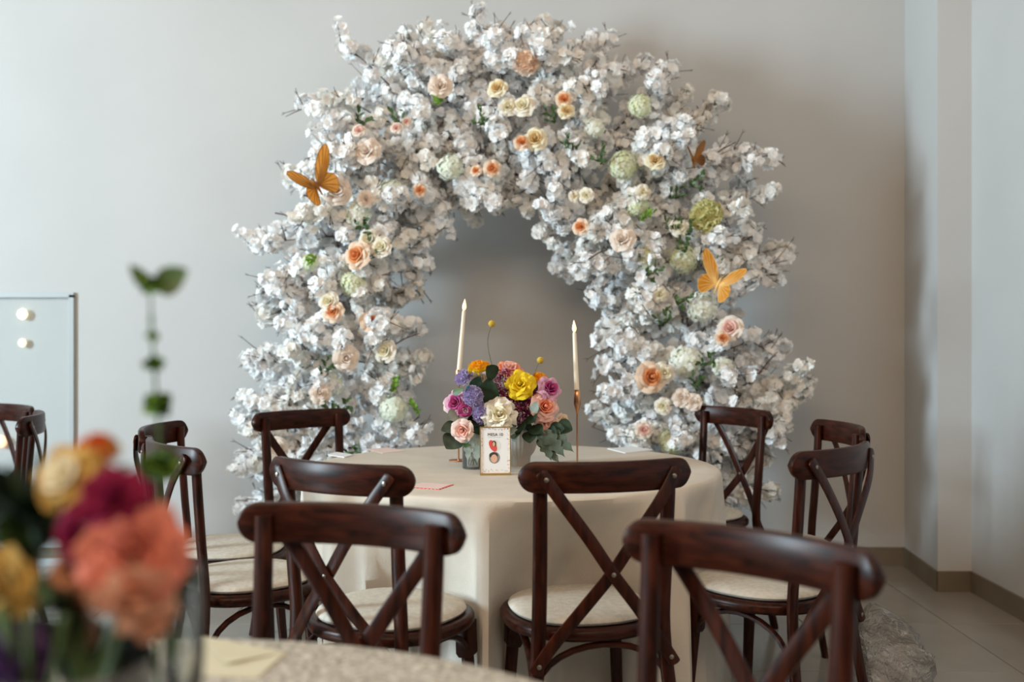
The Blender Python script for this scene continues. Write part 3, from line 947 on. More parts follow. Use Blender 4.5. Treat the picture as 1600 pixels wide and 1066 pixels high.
# front-facing filling sprays
cnt = 0
while cnt < 109:
    t = rnd.uniform(0, NS)
    c, o_, n_ = station(t)
    s = rnd.uniform(-0.8, 0.8) * rnd.uniform(0.2, 1)
    q = o_ if s > 0 else n_
    bx, by = c[0] + (q[0] - c[0]) * abs(s) * 0.8, c[1] + (q[1] - c[1]) * abs(s) * 0.8
    tx, ty = bx + (q[0] - c[0]) * 0.25 + rnd.gauss(0, 26), by + (q[1] - c[1]) * 0.25 + rnd.gauss(0, 26)
    if near_acc(tx, ty, 0.8) and rnd.random() < 0.75:
        continue
    fr = 0.34 * (1 - 0.6 * abs(s))
    a = P(bx, by, YA - 0.02)
    e = P(tx, ty, YA - fr - rnd.uniform(-0.05, 0.05))
    put_branch(a, e - a, (e - a).length, rnd)
    cnt += 1

for L_, row_ in VAR:
    for k_, o_ in enumerate(row_):
        if (L_, k_) not in used_first:
            for c_ in list(o_.children):
                bpy.data.objects.remove(c_)
            bpy.data.objects.remove(o_)
for (x0, y0, x1, y1) in ((628, 205, 668, 250), (672, 200, 640, 262), (600, 240, 655, 225)):
    a, e = P(x0, y0, YA - 0.02), P(x1, y1, YA - 0.15)
    put_branch(a, e - a, 0.3, rnd)
KINDS = {'rose_peach': ('orange', 'peach'), 'rose_pale': ('pale', 'pale'), 'rose_cream': ('ivory', 'cream'), 'rose_pink': ('pink', 'pale'), 'rose_orange': ('orange', 'peach'), 'rose_gold': ('gold', 'ivory'),
         'dahlia_peach': ('peach', 'pale'), 'dahlia_olive': ('hyd_olive', 'hyd_olive'), 'hydrangea_lime': ('hyd_lime', 'hyd_white'), 'hydrangea_pale': ('hyd_pale', 'hyd_white'), 'hydrangea_white': ('hyd_white', 'blossom_b')}
PROTO = {}
for i, (ax, ay, ar, kd) in enumerate(ACC):
    y = YA - (0.34 if kd[0] == 'r' else 0.26) + rnd.uniform(-0.02, 0.03)
    c, o_, n_ = (ax, ay), 0, 0
    R = ar / F * y * (1.05 if kd[0] == 'r' else 1.05)
    nm = kd.split('_')[0]
    if kd not in PROTO:
        a_, b_ = KINDS[kd]
        if nm == 'rose':
            m_ = rose_mesh(1.0, i + 3)
            o = m_.build('rose', [M[a_], M[b_], M['leaf']], arch)
        elif nm == 'dahlia':
            m_ = ruffled_mesh(1.0, i, 120, 0, 1, 0.6, 0.3)
            o = m_.build('dahlia', [M[a_], M[b_]], arch)
        else:
            m_ = hydrangea_mesh(1.0, i)
            o = m_.build('hydrangea', [M[a_], M[b_]], arch)
        PROTO[kd] = o
    else:
        o = PROTO[kd].copy()
        COL.objects.link(o)
        o.parent = arch
    o.location = AL(P(ax, ay, y))
    o.scale = (R, R, R)
    aim(o, (rnd.uniform(-.55, .25), -1, rnd.uniform(-.1, .5)), rnd.uniform(0, 6))
# leaf sprigs
def sprig(seed, m, parent, bright=False, n=22, sp=0.05):
    r2 = random.Random(seed)
    mb = MB()
    for s in range(3):
        d = V((r2.uniform(-.7, .7), r2.uniform(-.7, .7), 1)).normalized()
        mb.tube([V((0, 0, 0)), d * sp * 1.6], [0.002, 0.001], 4)
        for k in range(n // 3):
            lm = leaf_mesh(r2.uniform(0.018, 0.034), r2.uniform(0.012, 0.02), n=3)
            q = (d + V((r2.gauss(0, 1), r2.gauss(0, 1), r2.gauss(0, .5)))).to_track_quat('Z', 'Y')
            b0 = d * sp * 1.6 * (k + 1) / (n // 3)
            mb.add([b0 + q @ v for v in lm.v], lm.f)
    return mb.build('leaf_sprig', m, parent)
sp_p = [sprig(1, M['leaf'], arch), sprig(2, M['leaf_bright'], arch)]
firsts = [True, True]
for (ax, ay, kd) in SPR:
    if firsts[kd]:
        o = sp_p[kd]
        firsts[kd] = False
    else:
        o = sp_p[kd].copy(); COL.objects.link(o); o.parent = arch
    o.location = AL(P(ax, ay + 6, YA - 0.29))
    aim(o, (rnd.uniform(-.5, .5), -0.8, rnd.uniform(0, .8)), rnd.uniform(0, 6))
# bare long twigs poking out
for (x0, y0, x1, y1, dy) in [(478, 505, 415, 499, -.1), (612, 541, 655, 521, -.3), (1105, 250, 1150, 222, -.2), (430, 447, 443, 477, -.1), (430, 333, 470, 345, -.1), (1168, 420, 1200, 419, -.1), (1185, 585, 1215, 550, -.2),
                             (920, 405, 950, 390, -.3), (985, 510, 998, 522, -.35), (475, 305, 500, 320, -.3), (655, 730, 680, 700, -.3)]:
    mb = MB()
    a, e = AL(P(x0, y0, YA + dy)), AL(P(x1, y1, YA + dy - 0.03))
    m_ = (a + e) / 2 + V((0, 0, 0.006))
    mb.tube([a, m_, e], [0.0035, 0.003, 0.002], 5)
    mb.tube([m_, m_ + (e - a) * 0.25 + V((0.01, 0, 0.018))], [0.002, 0.001], 4)
    mb.build('bare_twig', M['twig'], arch)

# ---------------------------------------------------------------- butterflies
FORE = [(0, 0), (0.10, 0.30), (0.30, 0.62), (0.62, 0.92), (0.88, 1.05), (1.0, 1.0), (0.97, 0.82), (0.85, 0.60), (0.72, 0.42), (0.5, 0.22), (0.25, 0.05)]
HIND = [(0, 0), (0.25, 0.05), (0.5, 0.2), (0.66, 0.08), (0.70, -0.12), (0.62, -0.36), (0.50, -0.50), (0.36, -0.52), (0.24, -0.40), (0.10, -0.2)]
def butterfly(loc, size, yaw, pitch, roll, spread, mw, mv, label):
    root = empty('butterfly', loc)
    root.rotation_mode = 'QUATERNION'
    root.rotation_quaternion = (Matrix.Rotation(yaw, 4, 'Z') @ Matrix.Rotation(-roll, 4, 'Y') @ Matrix.Rotation(PI / 2 + pitch, 4, 'X')).to_quaternion()
    tag(root, label, 'butterfly', 'paper butterflies on the flower arch')
    for s in (-1, 1):
        Tm = Matrix.Rotation(-s * spread, 4, 'Y') @ Matrix.Diagonal((s * size, size, size, 1))
        for nm, poly, dz in (('forewing', FORE, 0.0), ('hindwing', HIND, -0.02)):
            mb = MB()
            pts = [(0.04 + x, y) for x, y in poly]
            if s < 0:
                pts = pts[::-1]
            T2 = Tm @ Matrix.Translation((0, 0, dz))
            mb.prism(pts, 0.012, 0, T2)
            wg = mb.build(nm, mw, root, smooth=False)
            vb = MB()
            for (x, y) in poly[2:-1]:
                vb.tube([T2 @ V((0.06, 0.01, 0.008)), T2 @ V((0.04 + x * 0.55 + 0.03, y * 0.5, 0.010)), T2 @ V((0.04 + x * 0.97, y * 0.97, 0.008))], [0.0018, 0.0015, 0.001], 4)
            ed = [T2 @ V((0.04 + x, y, 0.007)) for x, y in poly]
            vb.tube(ed + [ed[0]], 0.0014, 4)
            vb.build('wing_vein', mv, wg)
    mb = MB()
    mb.tube([V((0, -0.35, 0)) * size, V((0, -0.1, 0.02)) * size, V((0, 0.12, 0.02)) * size, V((0, 0.28, 0.01)) * size], [0.02 * size, 0.05 * size, 0.06 * size, 0.03 * size], 8)
    for s in (-1, 1):
        mb.tube([V((0, 0.26, 0.02)) * size, V((s * 0.12, 0.5, 0.06)) * size, V((s * 0.2, 0.68, 0.06)) * size], 0.008 * size, 4)
    mb.build('body', mv, root)
    return root
butterfly(P(495, 291, 4.44), 0.128, math.radians(38), math.radians(0), math.radians(38), math.radians(28), M['butter_gold'], M['vein'], 'gold paper butterfly with brown veins at the left shoulder of the arch')
butterfly(P(1122, 445, 4.44), 0.115, math.radians(-34), math.radians(0), math.radians(-28), math.radians(25), M['butter_orange'], M['vein_light'], 'deep orange butterfly on the right side of the arch')
butterfly(P(1084, 250, 4.48), 0.066, math.radians(30), math.radians(0), math.radians(20), math.radians(40), M['butter_brown'], M['vein'], 'small dark brown butterfly on the upper right of the arch')

# ---------------------------------------------------------------- glass panel at far left
root = empty('glass_screen', (-2.95, 5.38, 0))
tag(root, 'thin grey framed glass panel behind the blurred chairs at the left edge', 'glass screen')
x1 = P(112, 460, 5.38).x + 2.95
zt = P(113, 461, 5.38).z
b = MB(); b.box((x1 - 0.75, 0, zt / 2), (1.46, 0.008, zt - 0.04)); b.build('pane', M['pane'], root, smooth=False)
for xx in (x1 - 1.49, x1):
    b = MB(); b.box((xx, 0, zt / 2), (0.024, 0.014, zt)); b.build('frame_upright', M['frame_grey'], root, smooth=False)
b = MB(); b.box((x1 - 0.745, 0, zt), (1.514, 0.014, 0.026)); b.build('frame_top', M['frame_grey'], root, smooth=False)
b = MB(); b.box((x1 - 0.745, -0.006, 0.02), (1.514, 0.022, 0.04)); b.build('frame_foot', M['frame_grey'], root, smooth=False)
# flattened glowing bodies before the pane stand in for reflected lamps
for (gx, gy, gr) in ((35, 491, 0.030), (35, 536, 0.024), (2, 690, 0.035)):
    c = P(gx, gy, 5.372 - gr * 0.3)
    root = empty('reflected_glow', (c.x, c.y, c.z))
    labs = {491: 'upper small warm lamp reflection in the glass panel, added as a glowing disc', 536: 'faint second lamp reflection just below the upper one, added as a glowing disc', 690: 'orange reflected glow low at the left edge behind the blurred chair, an added disc'}
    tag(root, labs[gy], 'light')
    em = mat('reflection_emit_%d' % gy, (0.9, 0.8, 0.6), 0.4, emit=((1.0, 0.80, 0.50) if gy < 600 else (1.0, 0.36, 0.12)), es=(1.3 if gy == 491 else 0.75 if gy == 536 else 1.0))
    b = MB(); b.lathe([(0.0, -gr), (gr * .7, -gr * .7), (gr, 0), (gr * .7, gr * .7), (0.0, gr)], 16); bu = b.build('glow_disc', em, root); bu.scale = (1, 0.3, 1)

# ---------------------------------------------------------------- centrepiece on the beige table
TZ = 0.752
def build_flower(name, parent, mesh, mats, world, R, d, spin=0.0, origin=None):
    o = mesh.build(name, mats, parent)
    o.location = V(world) - V(parent.location)
    if name == 'rose':
        R = R * 0.82
    o.scale = (R, R, R)
    aim(o, d, spin)
    return o

def aim_leaf(o, d, spin=0.0):
    z = V(d).normalized()
    y = V((0, -1, 0.25))
    y = (y - z * y.dot(z))
    if y.length < 0.05:
        y = V((0, 0, 1)) - z * z.z
    y.normalize()
    x = y.cross(z)
    m = Matrix((x, y, z)).transposed()
    o.rotation_mode = 'QUATERNION'
    o.rotation_quaternion = m.to_quaternion() @ Quaternion((0, 0, 1), spin)

def put_leaf(parent, world, L, W, d, m, lobes=0, spin=0.0, bend=0.15, name='leaf'):
    lm = leaf_mesh(L, W, lobes=lobes, bend=bend, n=18 if lobes else 8)
    o = lm.build(name, m, parent)
    o.location = V(world) - V(parent.location)
    aim_leaf(o, d, spin)
    return o

arr = empty('flower_arrangement', (0.025, 3.58, TZ))
tag(arr, 'colourful rose centrepiece in a ribbed off-white pot on the beige table', 'flower arrangement')
mb = MB()
def flute(a, i):
    return 1 + (0.03 * abs(math.cos(14 * a)) if 2 <= i <= 7 else 0)
mb.lathe([(0.0, 0.0), (0.034, 0.0), (0.036, 0.006), (0.038, 0.03), (0.052, 0.05), (0.058, 0.07), (0.060, 0.12), (0.059, 0.125), (0.055, 0.125), (0.053, 0.11), (0.0, 0.10)], 112, wob=flute)
mb.build('pot', M['pot'], arr)
CY = 3.50
def rose(parent, px, py, rp, a, bb, d, y=CY, seed=0, layers=5, open_=1.0, point=0.0, ruffle=0.05, name='rose'):
    return build_flower(name, parent, rose_mesh(1.0, seed + px, layers=layers, open_=open_, point=point, ruffle=ruffle), [M[a], M[bb], M['stem']], P(px, py, y), rp / F * y, d, px * 0.7)
rose(arr, 812, 600, 22, 'yellow', 'yellow', (-.15, -1, .35), 3.44, 3, point=0.8, ruffle=0.08)
rose(arr, 780, 647, 26, 'ivory', 'cream', (.0, -1, .3), 3.40, 4, layers=6, point=0.9, ruffle=0.09)
rose(arr, 795, 574, 21, 'rosepink', 'coral', (.1, -.55, 1), 3.56, 5, open_=0.9)
rose(arr, 852, 635, 22, 'coral', 'rosepink', (.35, -1, .2), 3.44, 6, layers=6)
rose(arr, 853, 663, 15, 'rosepink', 'rosepink', (.2, -1, -.5), 3.46, 7, layers=3)
rose(arr, 861, 606, 19, 'magenta', 'mauve', (.5, -.8, .4), 3.45, 8, point=0.7, name='rose')
rose(arr, 749, 592, 16, 'cream', 'pale', (-.2, -.8, .1), 3.52, 9)
rose(arr, 881, 658, 12, 'gold', 'peach', (.6, -.7, .2), 3.55, 10, layers=4)
for (px, py, rp, a, bb, d, y, dome, n, pet) in [
    (749, 576, 18, 'amber', 'yellow', (-.05, -.35, 1), 3.48, 0.5, 130, 0.22), (843, 593, 13, 'amber', 'amber', (.2, -.6, .8), 3.5, 0.5, 90, 0.26)]:
    build_flower('ranunculus', arr, ruffled_mesh(1.0, px, n, 0, 1, dome, pet), [M[a], M[bb]], P(px, py, y), rp / F * y, d)
# purple statice filler between the roses
for k, (px, py) in enumerate([(771, 595), (775, 612), (768, 628), (790, 615), (800, 622), (806, 640), (822, 628), (838, 622), (800, 655), (812, 656), (828, 612), (788, 588), (836, 640), (818, 645)]):
    r2 = random.Random(k + 50)
    mb = MB()
    for j in range(60):
        d = V((r2.gauss(0, 1), r2.gauss(0, 1), r2.gauss(0, 1))).normalized() * r2.uniform(0.4, 1) * 0.030
        s = r2.uniform(0.004, 0.0075)
        q = Quaternion((r2.uniform(-1, 1), r2.uniform(-1, 1), r2.uniform(-1, 1)), r2.uniform(0, 3))
        mb.add([d + q @ (V(v) * s) for v in ((0, 0, 0), (1, -.5, .3), (1.3, 0, 0), (1, .5, .3), (0, 1, .2), (-1, .3, .4), (-1, -.4, 0))], [(0, 1, 2, 3), (0, 3, 4), (0, 4, 5, 6)], r2.choice((0, 0, 1, 2)))
    for j in range(5):
        mb.tube([V((0, 0, -0.05)), V((r2.gauss(0, .012), r2.gauss(0, .012), 0.01))], 0.0012, 4, 0)
    o = mb.build('statice_sprig', [M['plum'], M['mauve'], M['darkmagenta']], arr)
    o.location = P(px, py, 3.47) - V(arr.location)
# green heart so no pot interior gapes
mb = MB()
r2 = random.Random(9)
for k in range(110):
    lm = leaf_mesh(r2.uniform(0.03, 0.06), r2.uniform(0.02, 0.04), n=4)
    q = V((r2.gauss(0, 1), r2.gauss(0, 1), r2.gauss(0.1, .8))).normalized()
    c = V((q.x * 0.075, q.y * 0.06, 0.185 + q.z * 0.06))
    qq = q.to_track_quat('Z', 'Y') @ Quaternion((0, 0, 1), r2.uniform(0, 6))
    mb.add([c + qq @ v for v in lm.v], lm.f)
for k in range(12):
    a = k * PI / 6
    mb.tube([V((0.02 * math.cos(a), 0.02 * math.sin(a), 0.09)), V((0.05 * math.cos(a), 0.045 * math.sin(a), 0.19))], 0.002, 4)
tag(mb.build('foliage', M['leaf_dark'], arr), kind='stuff')
EUC = [(768, 582, 24, 22, (-.5, -.5, .6), 0), (830, 655, 22, 22, (.4, -.8, -.3), 0), (815, 668, 24, 22, (.2, -.9, -.3), 0), (800, 650, 20, 18, (.0, -.9, .2), 0), (838, 672, 22, 20, (.6, -.7, -.4), 0),
       (868, 672, 24, 22, (.9, -.4, .1), 0), (880, 668, 24, 24, (.9, -.3, -.3), 0), (872, 688, 24, 20, (.7, -.3, -.7), 0), (850, 690, 22, 20, (.3, -.5, -.9), 0), (828, 682, 20, 20, (.0, -.6, -.8), 0),
       (842, 640, 14, 13, (.2, -.9, .3), 0), (862, 680, 26, 24, (.5, -.6, -.5), 0), (806, 678, 22, 20, (-.1, -.7, -.5), 0), (790, 668, 20, 18, (-.2, -.8, .2), 0), (820, 640, 18, 16, (.2, -.9, .1), 0)]
for (px, py, L, W, d, k) in EUC:
    y = 3.43
    p = P(px, py, y) - V(d).normalized() * L / F * y * 0.5
    put_leaf(arr, p, L * 1.15 / F * y, W * 1.25 / F * y, d, M['leaf_dark'], spin=random.uniform(-.6, .6), bend=0.05, name='eucalyptus_leaf')
put_leaf(arr, P(832, 645, 3.38), 0.045, 0.03, (.35, -.3, .9), M['leaf_grey'], name='eucalyptus_leaf')
# drooping grey-green lobed leaves at the right
for (x0, y0, x1, y1, wd, lob) in [(848, 682, 862, 722, 22, 4), (852, 678, 884, 716, 24, 4), (864, 678, 898, 708, 22, 3), (846, 690, 876, 726, 20, 4)]:
    a, e = P(x0, y0, 3.42), P(x1, y1, 3.36)
    L = (e - a).length
    o = put_leaf(arr, a, L, wd / F * 3.4, e - a, M['leaf_sage'], lobes=lob, bend=0.0, name='trailing_leaf')
# craspedia balls
for (bx, by, sx, sy, mx, y) in ((768.5, 506, 776, 600, 762, 3.55), (844.5, 563, 830, 598, 838, 3.5)):
    mb = MB()
    mb.tube(smoothpath([P(bx, by, y) - V(arr.location), P(mx, by * .65 + sy * .35, y) - V(arr.location), P(sx, sy, y) - V(arr.location)], 5), 0.0016, 5)
    st = mb.build('billy_button_stem', M['stem_dry'], arr)
    mb = MB()
    R = 5.6 / F * y
    mb.lathe([(R * math.sin(PI * i / 8), -R * math.cos(PI * i / 8)) for i in range(9)], 14, wob=lambda a, i: 1 + 0.04 * math.sin(9 * a + i))
    h = mb.build('billy_button', noisy(mat('billy_button_yellow', (0.5, 0.33, 0.03), 0.8), (0.36, 0.22, 0.02), (0.62, 0.44, 0.05), 400.0, 2), st)
    h.location = P(bx, by, y) - V(arr.location)

# left glass vase with lilac and pink flowers
arr2 = empty('flower_arrangement', (-0.132, 3.50, TZ))
tag(arr2, 'lilac and pink flowers with grey leaves in a clear glass vase behind the card', 'flower arrangement')
mb = MB()
mb.lathe([(0.0, 0.0), (0.034, 0.0), (0.036, 0.004), (0.036, 0.085), (0.034, 0.085), (0.033, 0.01), (0.0, 0.01)], 28)
mb.build('vase', M['glass'], arr2)
mb = MB()
r2 = random.Random(31)
for k in range(9):
    a = r2.uniform(0, 6.28)
    mb.tube([V((0.02 * math.cos(a), 0.02 * math.sin(a), 0.012)), V((0.015 * math.cos(a + 2), 0.015 * math.sin(a + 2), 0.09)), V((0.04 * math.cos(a + 1), 0.035 * math.sin(a + 1), 0.15))], 0.002, 5)
mb.build('stem', M['stem'], arr2)
for (px, py, rp, d, y) in [(725, 591, 15, (-.4, -.6, .7), 3.50), (739, 619, 16, (-.1, -1, .1), 3.42), (753, 646, 16, (.2, -1, .0), 3.43)]:
    build_flower('carnation', arr2, ruffled_mesh(1.0, px, 110, 0, 1, 0.6, 0.26), [M['lilac'], M['lilac']], P(px, py, y), rp / F * y, d)
rose(arr2, 711, 629, 19, 'magenta', 'mauve', (-.5, -.9, .3), 3.46, 12, name='rose')
rose(arr2, 699, 634, 13, 'blush', 'blush', (-.8, -.6, .0), 3.49, 13, layers=4)
rose(arr2, 727, 641, 11, 'mauve', 'magenta', (.2, -1, -.2), 3.42, 15, layers=4)
rose(arr2, 722, 673, 17, 'rosepink', 'blush', (-.2, -1, -.1), 3.40, 14, layers=5, open_=0.7)
for (px, py, L, W, d, m_) in [(763, 613, 40, 28, (.05, -.25, 1), 'leaf_dark'), (706, 691, 28, 28, (-.4, -.5, -.5), 'leaf_sage'), (702, 668, 24, 16, (-.8, -.3, -.3), 'leaf_sage'), (715, 612, 22, 9, (.7, -.5, .3), 'leaf'),
                              (742, 660, 26, 18, (.1, -.9, -.5), 'leaf_dark'), (733, 655, 26, 20, (-.1, -.9, .3), 'leaf_dark'), (748, 672, 24, 20, (.1, -.8, -.5), 'leaf_dark'), (708, 650, 22, 18, (-.6, -.6, -.3), 'leaf_grey'),
                              (730, 606, 14, 10, (-.1, -.9, .3), 'teal'), (745, 600, 26, 18, (.2, -.5, .8), 'leaf_dark'), (757, 660, 26, 22, (.3, -.7, .0), 'leaf_dark'), (729, 690, 20, 14, (-.1, -.6, -.8), 'leaf')]:
    y = 3.43 if m_ != 'teal' else 3.4
    p = P(px, py, y + 0.01) - V(d).normalized() * L / F * y * 0.5
    put_leaf(arr2, p, L * 1.1 / F * y, W * 1.25 / F * y, d, M[m_], bend=0.05)
for (x0, y0, x1, y1, wd) in [(742, 678, 746, 726, 20), (734, 684, 730, 722, 16), (798, 668, 806, 694, 16), (752, 680, 764, 722, 18)]:
    yy = 3.44
    put_leaf(arr2, P(x0, y0, yy), (P(x1, y1, yy) - P(x0, y0, yy)).length, wd / F * yy, P(x1, y1, yy - .02) - P(x0, y0, yy), M['leaf_grey'], lobes=4, bend=-0.05, name='lobed_leaf')

# ---------------------------------------------------------------- candles
def candlestick(px, base_y, cup_top, cup_bot, top_y, tipx, label, label2, y):
    bx = P(px, base_y, y)
    root = empty('candlestick', (bx.x, y, TZ))
    tag(root, label, 'candlestick', 'rose gold candlesticks')
    z0 = P(px, cup_bot, y).z - TZ
    z1 = P(px, cup_top, y).z - TZ
    mb = MB(); mb.lathe([(0.0, 0.0), (0.034, 0.0), (0.035, 0.002), (0.034, 0.004), (0.006, 0.006), (0.0, 0.006)], 32); mb.build('base', M['brass'], root)
    mb = MB(); mb.lathe([(0.0032, 0.005), (0.0032, z0 + 0.004)], 10); mb.build('rod', M['brass'], root)
    mb = MB(); mb.lathe([(0.003, z0), (0.005, z0 + 0.006), (0.0125, z0 + 0.032), (0.0125, z1 - 0.012), (0.0115, z1 - 0.010), (0.0115, z1), (0.0098, z1), (0.0095, z0 + 0.035), (0.0, z0 + 0.03)], 24); mb.build('cup', M['brass'], root)
    # the candle stands in the cup: a thing of its own
    c0 = V((bx.x, y, TZ + z0 + 0.034))
    c1 = P(tipx, top_y, y)
    L = (c1 - c0).length
    can = empty('taper_candle', c0)
    aim(can, c1 - c0)
    tag(can, label2, 'candle', 'cream taper candles')
    mb = MB(); mb.lathe([(0.0, 0), (0.0092, 0), (0.0092, 0.02), (0.0066, L - 0.006), (0.005, L), (0.0, L)], 20); mb.build('wax', M['wax'], can)
    mb = MB(); mb.lathe([(0.0, L - 0.001), (0.0055, L + 0.003), (0.0078, L + 0.011), (0.0062, L + 0.021), (0.0026, L + 0.034), (0.0, L + 0.042)], 14); mb.build('flame', M['flame'], can)
candlestick(716.5, 717, 578, 606, 485, 725, 'rose gold candlestick with a thin rod left of the flowers', 'lit cream taper candle leaning slightly at the left of the flowers', 3.70)
candlestick(902, 725, 609, 646, 519, 897.5, 'rose gold candlestick with a thin rod right of the flowers', 'lit cream taper candle standing at the right of the flowers', 3.55)

# ---------------------------------------------------------------- table card
ys = 3.33
bl_, br_ = P(750.5, 741, ys), P(797.5, 741, ys)
root = empty('table_card', ((bl_.x + br_.x) / 2, ys, TZ))
root.rotation_euler = (math.radians(-4), 0, math.radians(5))
tag(root, 'gold edged table number card with two portraits before the glass vase', 'sign')
W_, H_ = br_.x - bl_.x, 75 / F * ys
b = MB()
fw = 0.0028
b.box((-W_ / 2, 0, H_ / 2), (fw, 0.006, H_)); b.box((W_ / 2, 0, H_ / 2), (fw, 0.006, H_)); b.box((0, 0, H_), (W_ + fw, 0.006, fw)); b.box((0, 0, 0.0035), (W_ + fw, 0.012, 0.007))
b.build('frame', M['gold_metal'], root, smooth=False)
b = MB(); b.box((0, 0.001, H_ / 2), (W_ - fw, 0.002, H_ - fw)); card = b.build('card', M['paper'], root, smooth=False)
# folded clear stand behind
b = MB()
R_ = Matrix.Rotation(math.radians(24), 3, 'X')
b.box((0.03, 0.055, H_ * 0.42), (W_ * 0.8, 0.002, H_ * 0.92), 0, Matrix.Rotation(math.radians(20), 3, 'X'))
b.build('easel_back', M['acrylic'], root, smooth=False)
def cs(u, v):      # card face coordinates 0..1 from the top left, in front of the card
    return V(((u - 0.5) * (W_ - fw), -0.0004, H_ * (1 - v)))
def blob(pts, m, name, off=0.0):
    b = MB()
    vs = [cs(u, v) + V((0, -off, 0)) for u, v in pts]
    vs2 = [p + V((0, 0.0006, 0)) for p in vs]
    n = len(pts)
    b.add(vs + vs2, [tuple(range(n)), tuple(range(2 * n - 1, n - 1, -1))] + [(i + n, (i + 1) % n + n, (i + 1) % n, i) for i in range(n)])
    return b.build(name, m, card, smooth=False)
def ell(cx, cy, rx, ry, rot=0, n=20, asp=0.62):
    out = []
    for i in range(n):
        a = -2 * PI * i / n
        x, y = rx * math.cos(a), ry * math.sin(a)
        out.append((cx + x * math.cos(rot) - y * math.sin(rot), cy + (x * math.sin(rot) + y * math.cos(rot)) * asp))
    return out
blob(ell(0.50, 0.385, 0.19, 0.20), mat('portrait_ground', (0.72, 0.74, 0.72), 0.7), 'portrait')
blob(ell(0.42, 0.39, 0.115, 0.21, -0.5), M['paper_red'], 'portrait', 0.0004)
blob(ell(0.46, 0.345, 0.075, 0.10), M['hair'], 'portrait', 0.0008)
blob(ell(0.45, 0.355, 0.045, 0.075), M['skin'], 'portrait', 0.0012)
blob(ell(0.47, 0.635, 0.19, 0.20), M['photo_grey'], 'portrait')
blob(ell(0.44, 0.585, 0.15, 0.10), M['hair'], 'portrait', 0.0004)
blob(ell(0.46, 0.655, 0.11, 0.14), M['skin'], 'portrait', 0.0008)
# confetti border
b = MB()
r2 = random.Random(5)
for k in range(110):
    side = r2.choice('LRTB')
    if side == 'L': u, v = r2.uniform(0.01, 0.09), r2.random()
    elif side == 'R': u, v = r2.uniform(0.91, 0.99), r2.random()
    elif side == 'T': u, v = r2.random(), r2.uniform(0.02, 0.06)
    else: u, v = r2.random(), r2.uniform(0.88, 0.93)
    s = r2.uniform(0.0006, 0.0014)
    p = cs(min(max(u, .02), .98), min(max(v, .03), .95))
    b.box(p + V((0, 0, 0)), (s * 1.5, 0.0006, s * 1.5), r2.randrange(5))
b.build('confetti_print', [M['paper_red'], M['lilac'], M['amber'], M['teal'], M['pink']], card, smooth=False)
def text(body, size, loc, m, parent, name='lettering'):
    cu = bpy.data.curves.new(name, 'FONT')
    cu.body = body
    cu.size = size
    cu.align_x = 'CENTER'
    cu.extrude = 0.0002
    to = bpy.data.objects.new('tmp_text', cu)
    COL.objects.link(to)
    dg = bpy.context.evaluated_depsgraph_get()
    me = bpy.data.meshes.new_from_object(to.evaluated_get(dg))
    bpy.data.objects.remove(to)
    me.materials.clear()
    me.materials.append(m)
    o = bpy.data.objects.new(name, me)
    COL.objects.link(o)
    o.parent = parent
    o.location = loc
    o.rotation_euler = (PI / 2, 0, 0)
    return o
text('MESA 10', 0.0135, cs(0.5, 0.185) + V((0, -0.0004, 0)), M['ink'], card)
text('nuestra boda', 0.0045, cs(0.5, 0.115) + V((0, -0.0004, 0)), M['ink_grey'], card) if False else None
b = MB(); b.box(cs(0.48, 0.215), (W_ * 0.45, 0.0006, 0.0006)); b.build('rule_print', M['ink_grey'], card, smooth=False)

# ---------------------------------------------------------------- papers on the beige table
def flat(px, py, z=TZ):
    y = (CH - z) * F / (py - HZ)
    return V(((px - 800) / F * y, y, z))
def paper(name, corners, m, label, cat, th=0.0012, z=TZ, parts=None):
    pts = [flat(px, py, z) for px, py in corners]
    c = sum(pts, V((0, 0, 0))) / len(pts)
    root = empty(name, c)
    tag(root, label, cat)
    b = MB()
    n = len(pts)
    lo = [p - c + V((0, 0, 0.0003)) for p in pts]
    hi = [p + V((0, 0, th)) for p in lo]
    b.add(lo + hi, [tuple(range(n)), tuple(range(2 * n - 1, n - 1, -1))] + [(i, i + n, (i + 1) % n + n, (i + 1) % n) for i in range(n)])
    b.build('sheet', m, root, smooth=False)
    return root, c, pts
paper('paper_card', [(570, 702), (598, 709), (634, 705), (606, 700)], M['paper_pink'], 'pale pink paper card lying near the far left rim of the beige table', 'card')
root, c, pts = paper('paper_card', [(632, 762), (686, 766), (709, 758), (660, 755)], M['paper_pink'], 'pink paper card with red printed edge on the table behind the near left chair', 'card')
b = MB()
for (p, q, n) in ((pts[0], pts[1], 9), (pts[1], pts[2], 5)):
    for k in range(n):
        a0, a1 = p.lerp(q, (k + .1) / n) - c, p.lerp(q, (k + .85) / n) - c
        cen = sum(pts, V((0, 0, 0))) / 4 - c
        i0, i1 = a0.lerp(cen, .12), a1.lerp(cen, .12)
        zz = V((0, 0, 0.0019))
        vs = [a0 + zz, a1 + zz, i1 + zz, i0 + zz]
        b.add(vs + [v - V((0, 0, 0.0018)) + (v - cen) * 0.01 for v in vs], [(0, 1, 2, 3), (4, 5, 1, 0), (5, 6, 2, 1)])
b.build('red_border', M['paper_red'], root, smooth=False)
paper('booklet', [(512, 712), (538, 716), (552, 712), (526, 708)], M['paper'], 'small white booklet on the left rim of the beige table', 'booklet', 0.004)
root, c, pts = paper('booklet', [(949, 702), (977, 709), (1020, 704), (990, 699)], M['paper'], 'white folded paper with grey edge near the far right of the beige table', 'paper', 0.003)

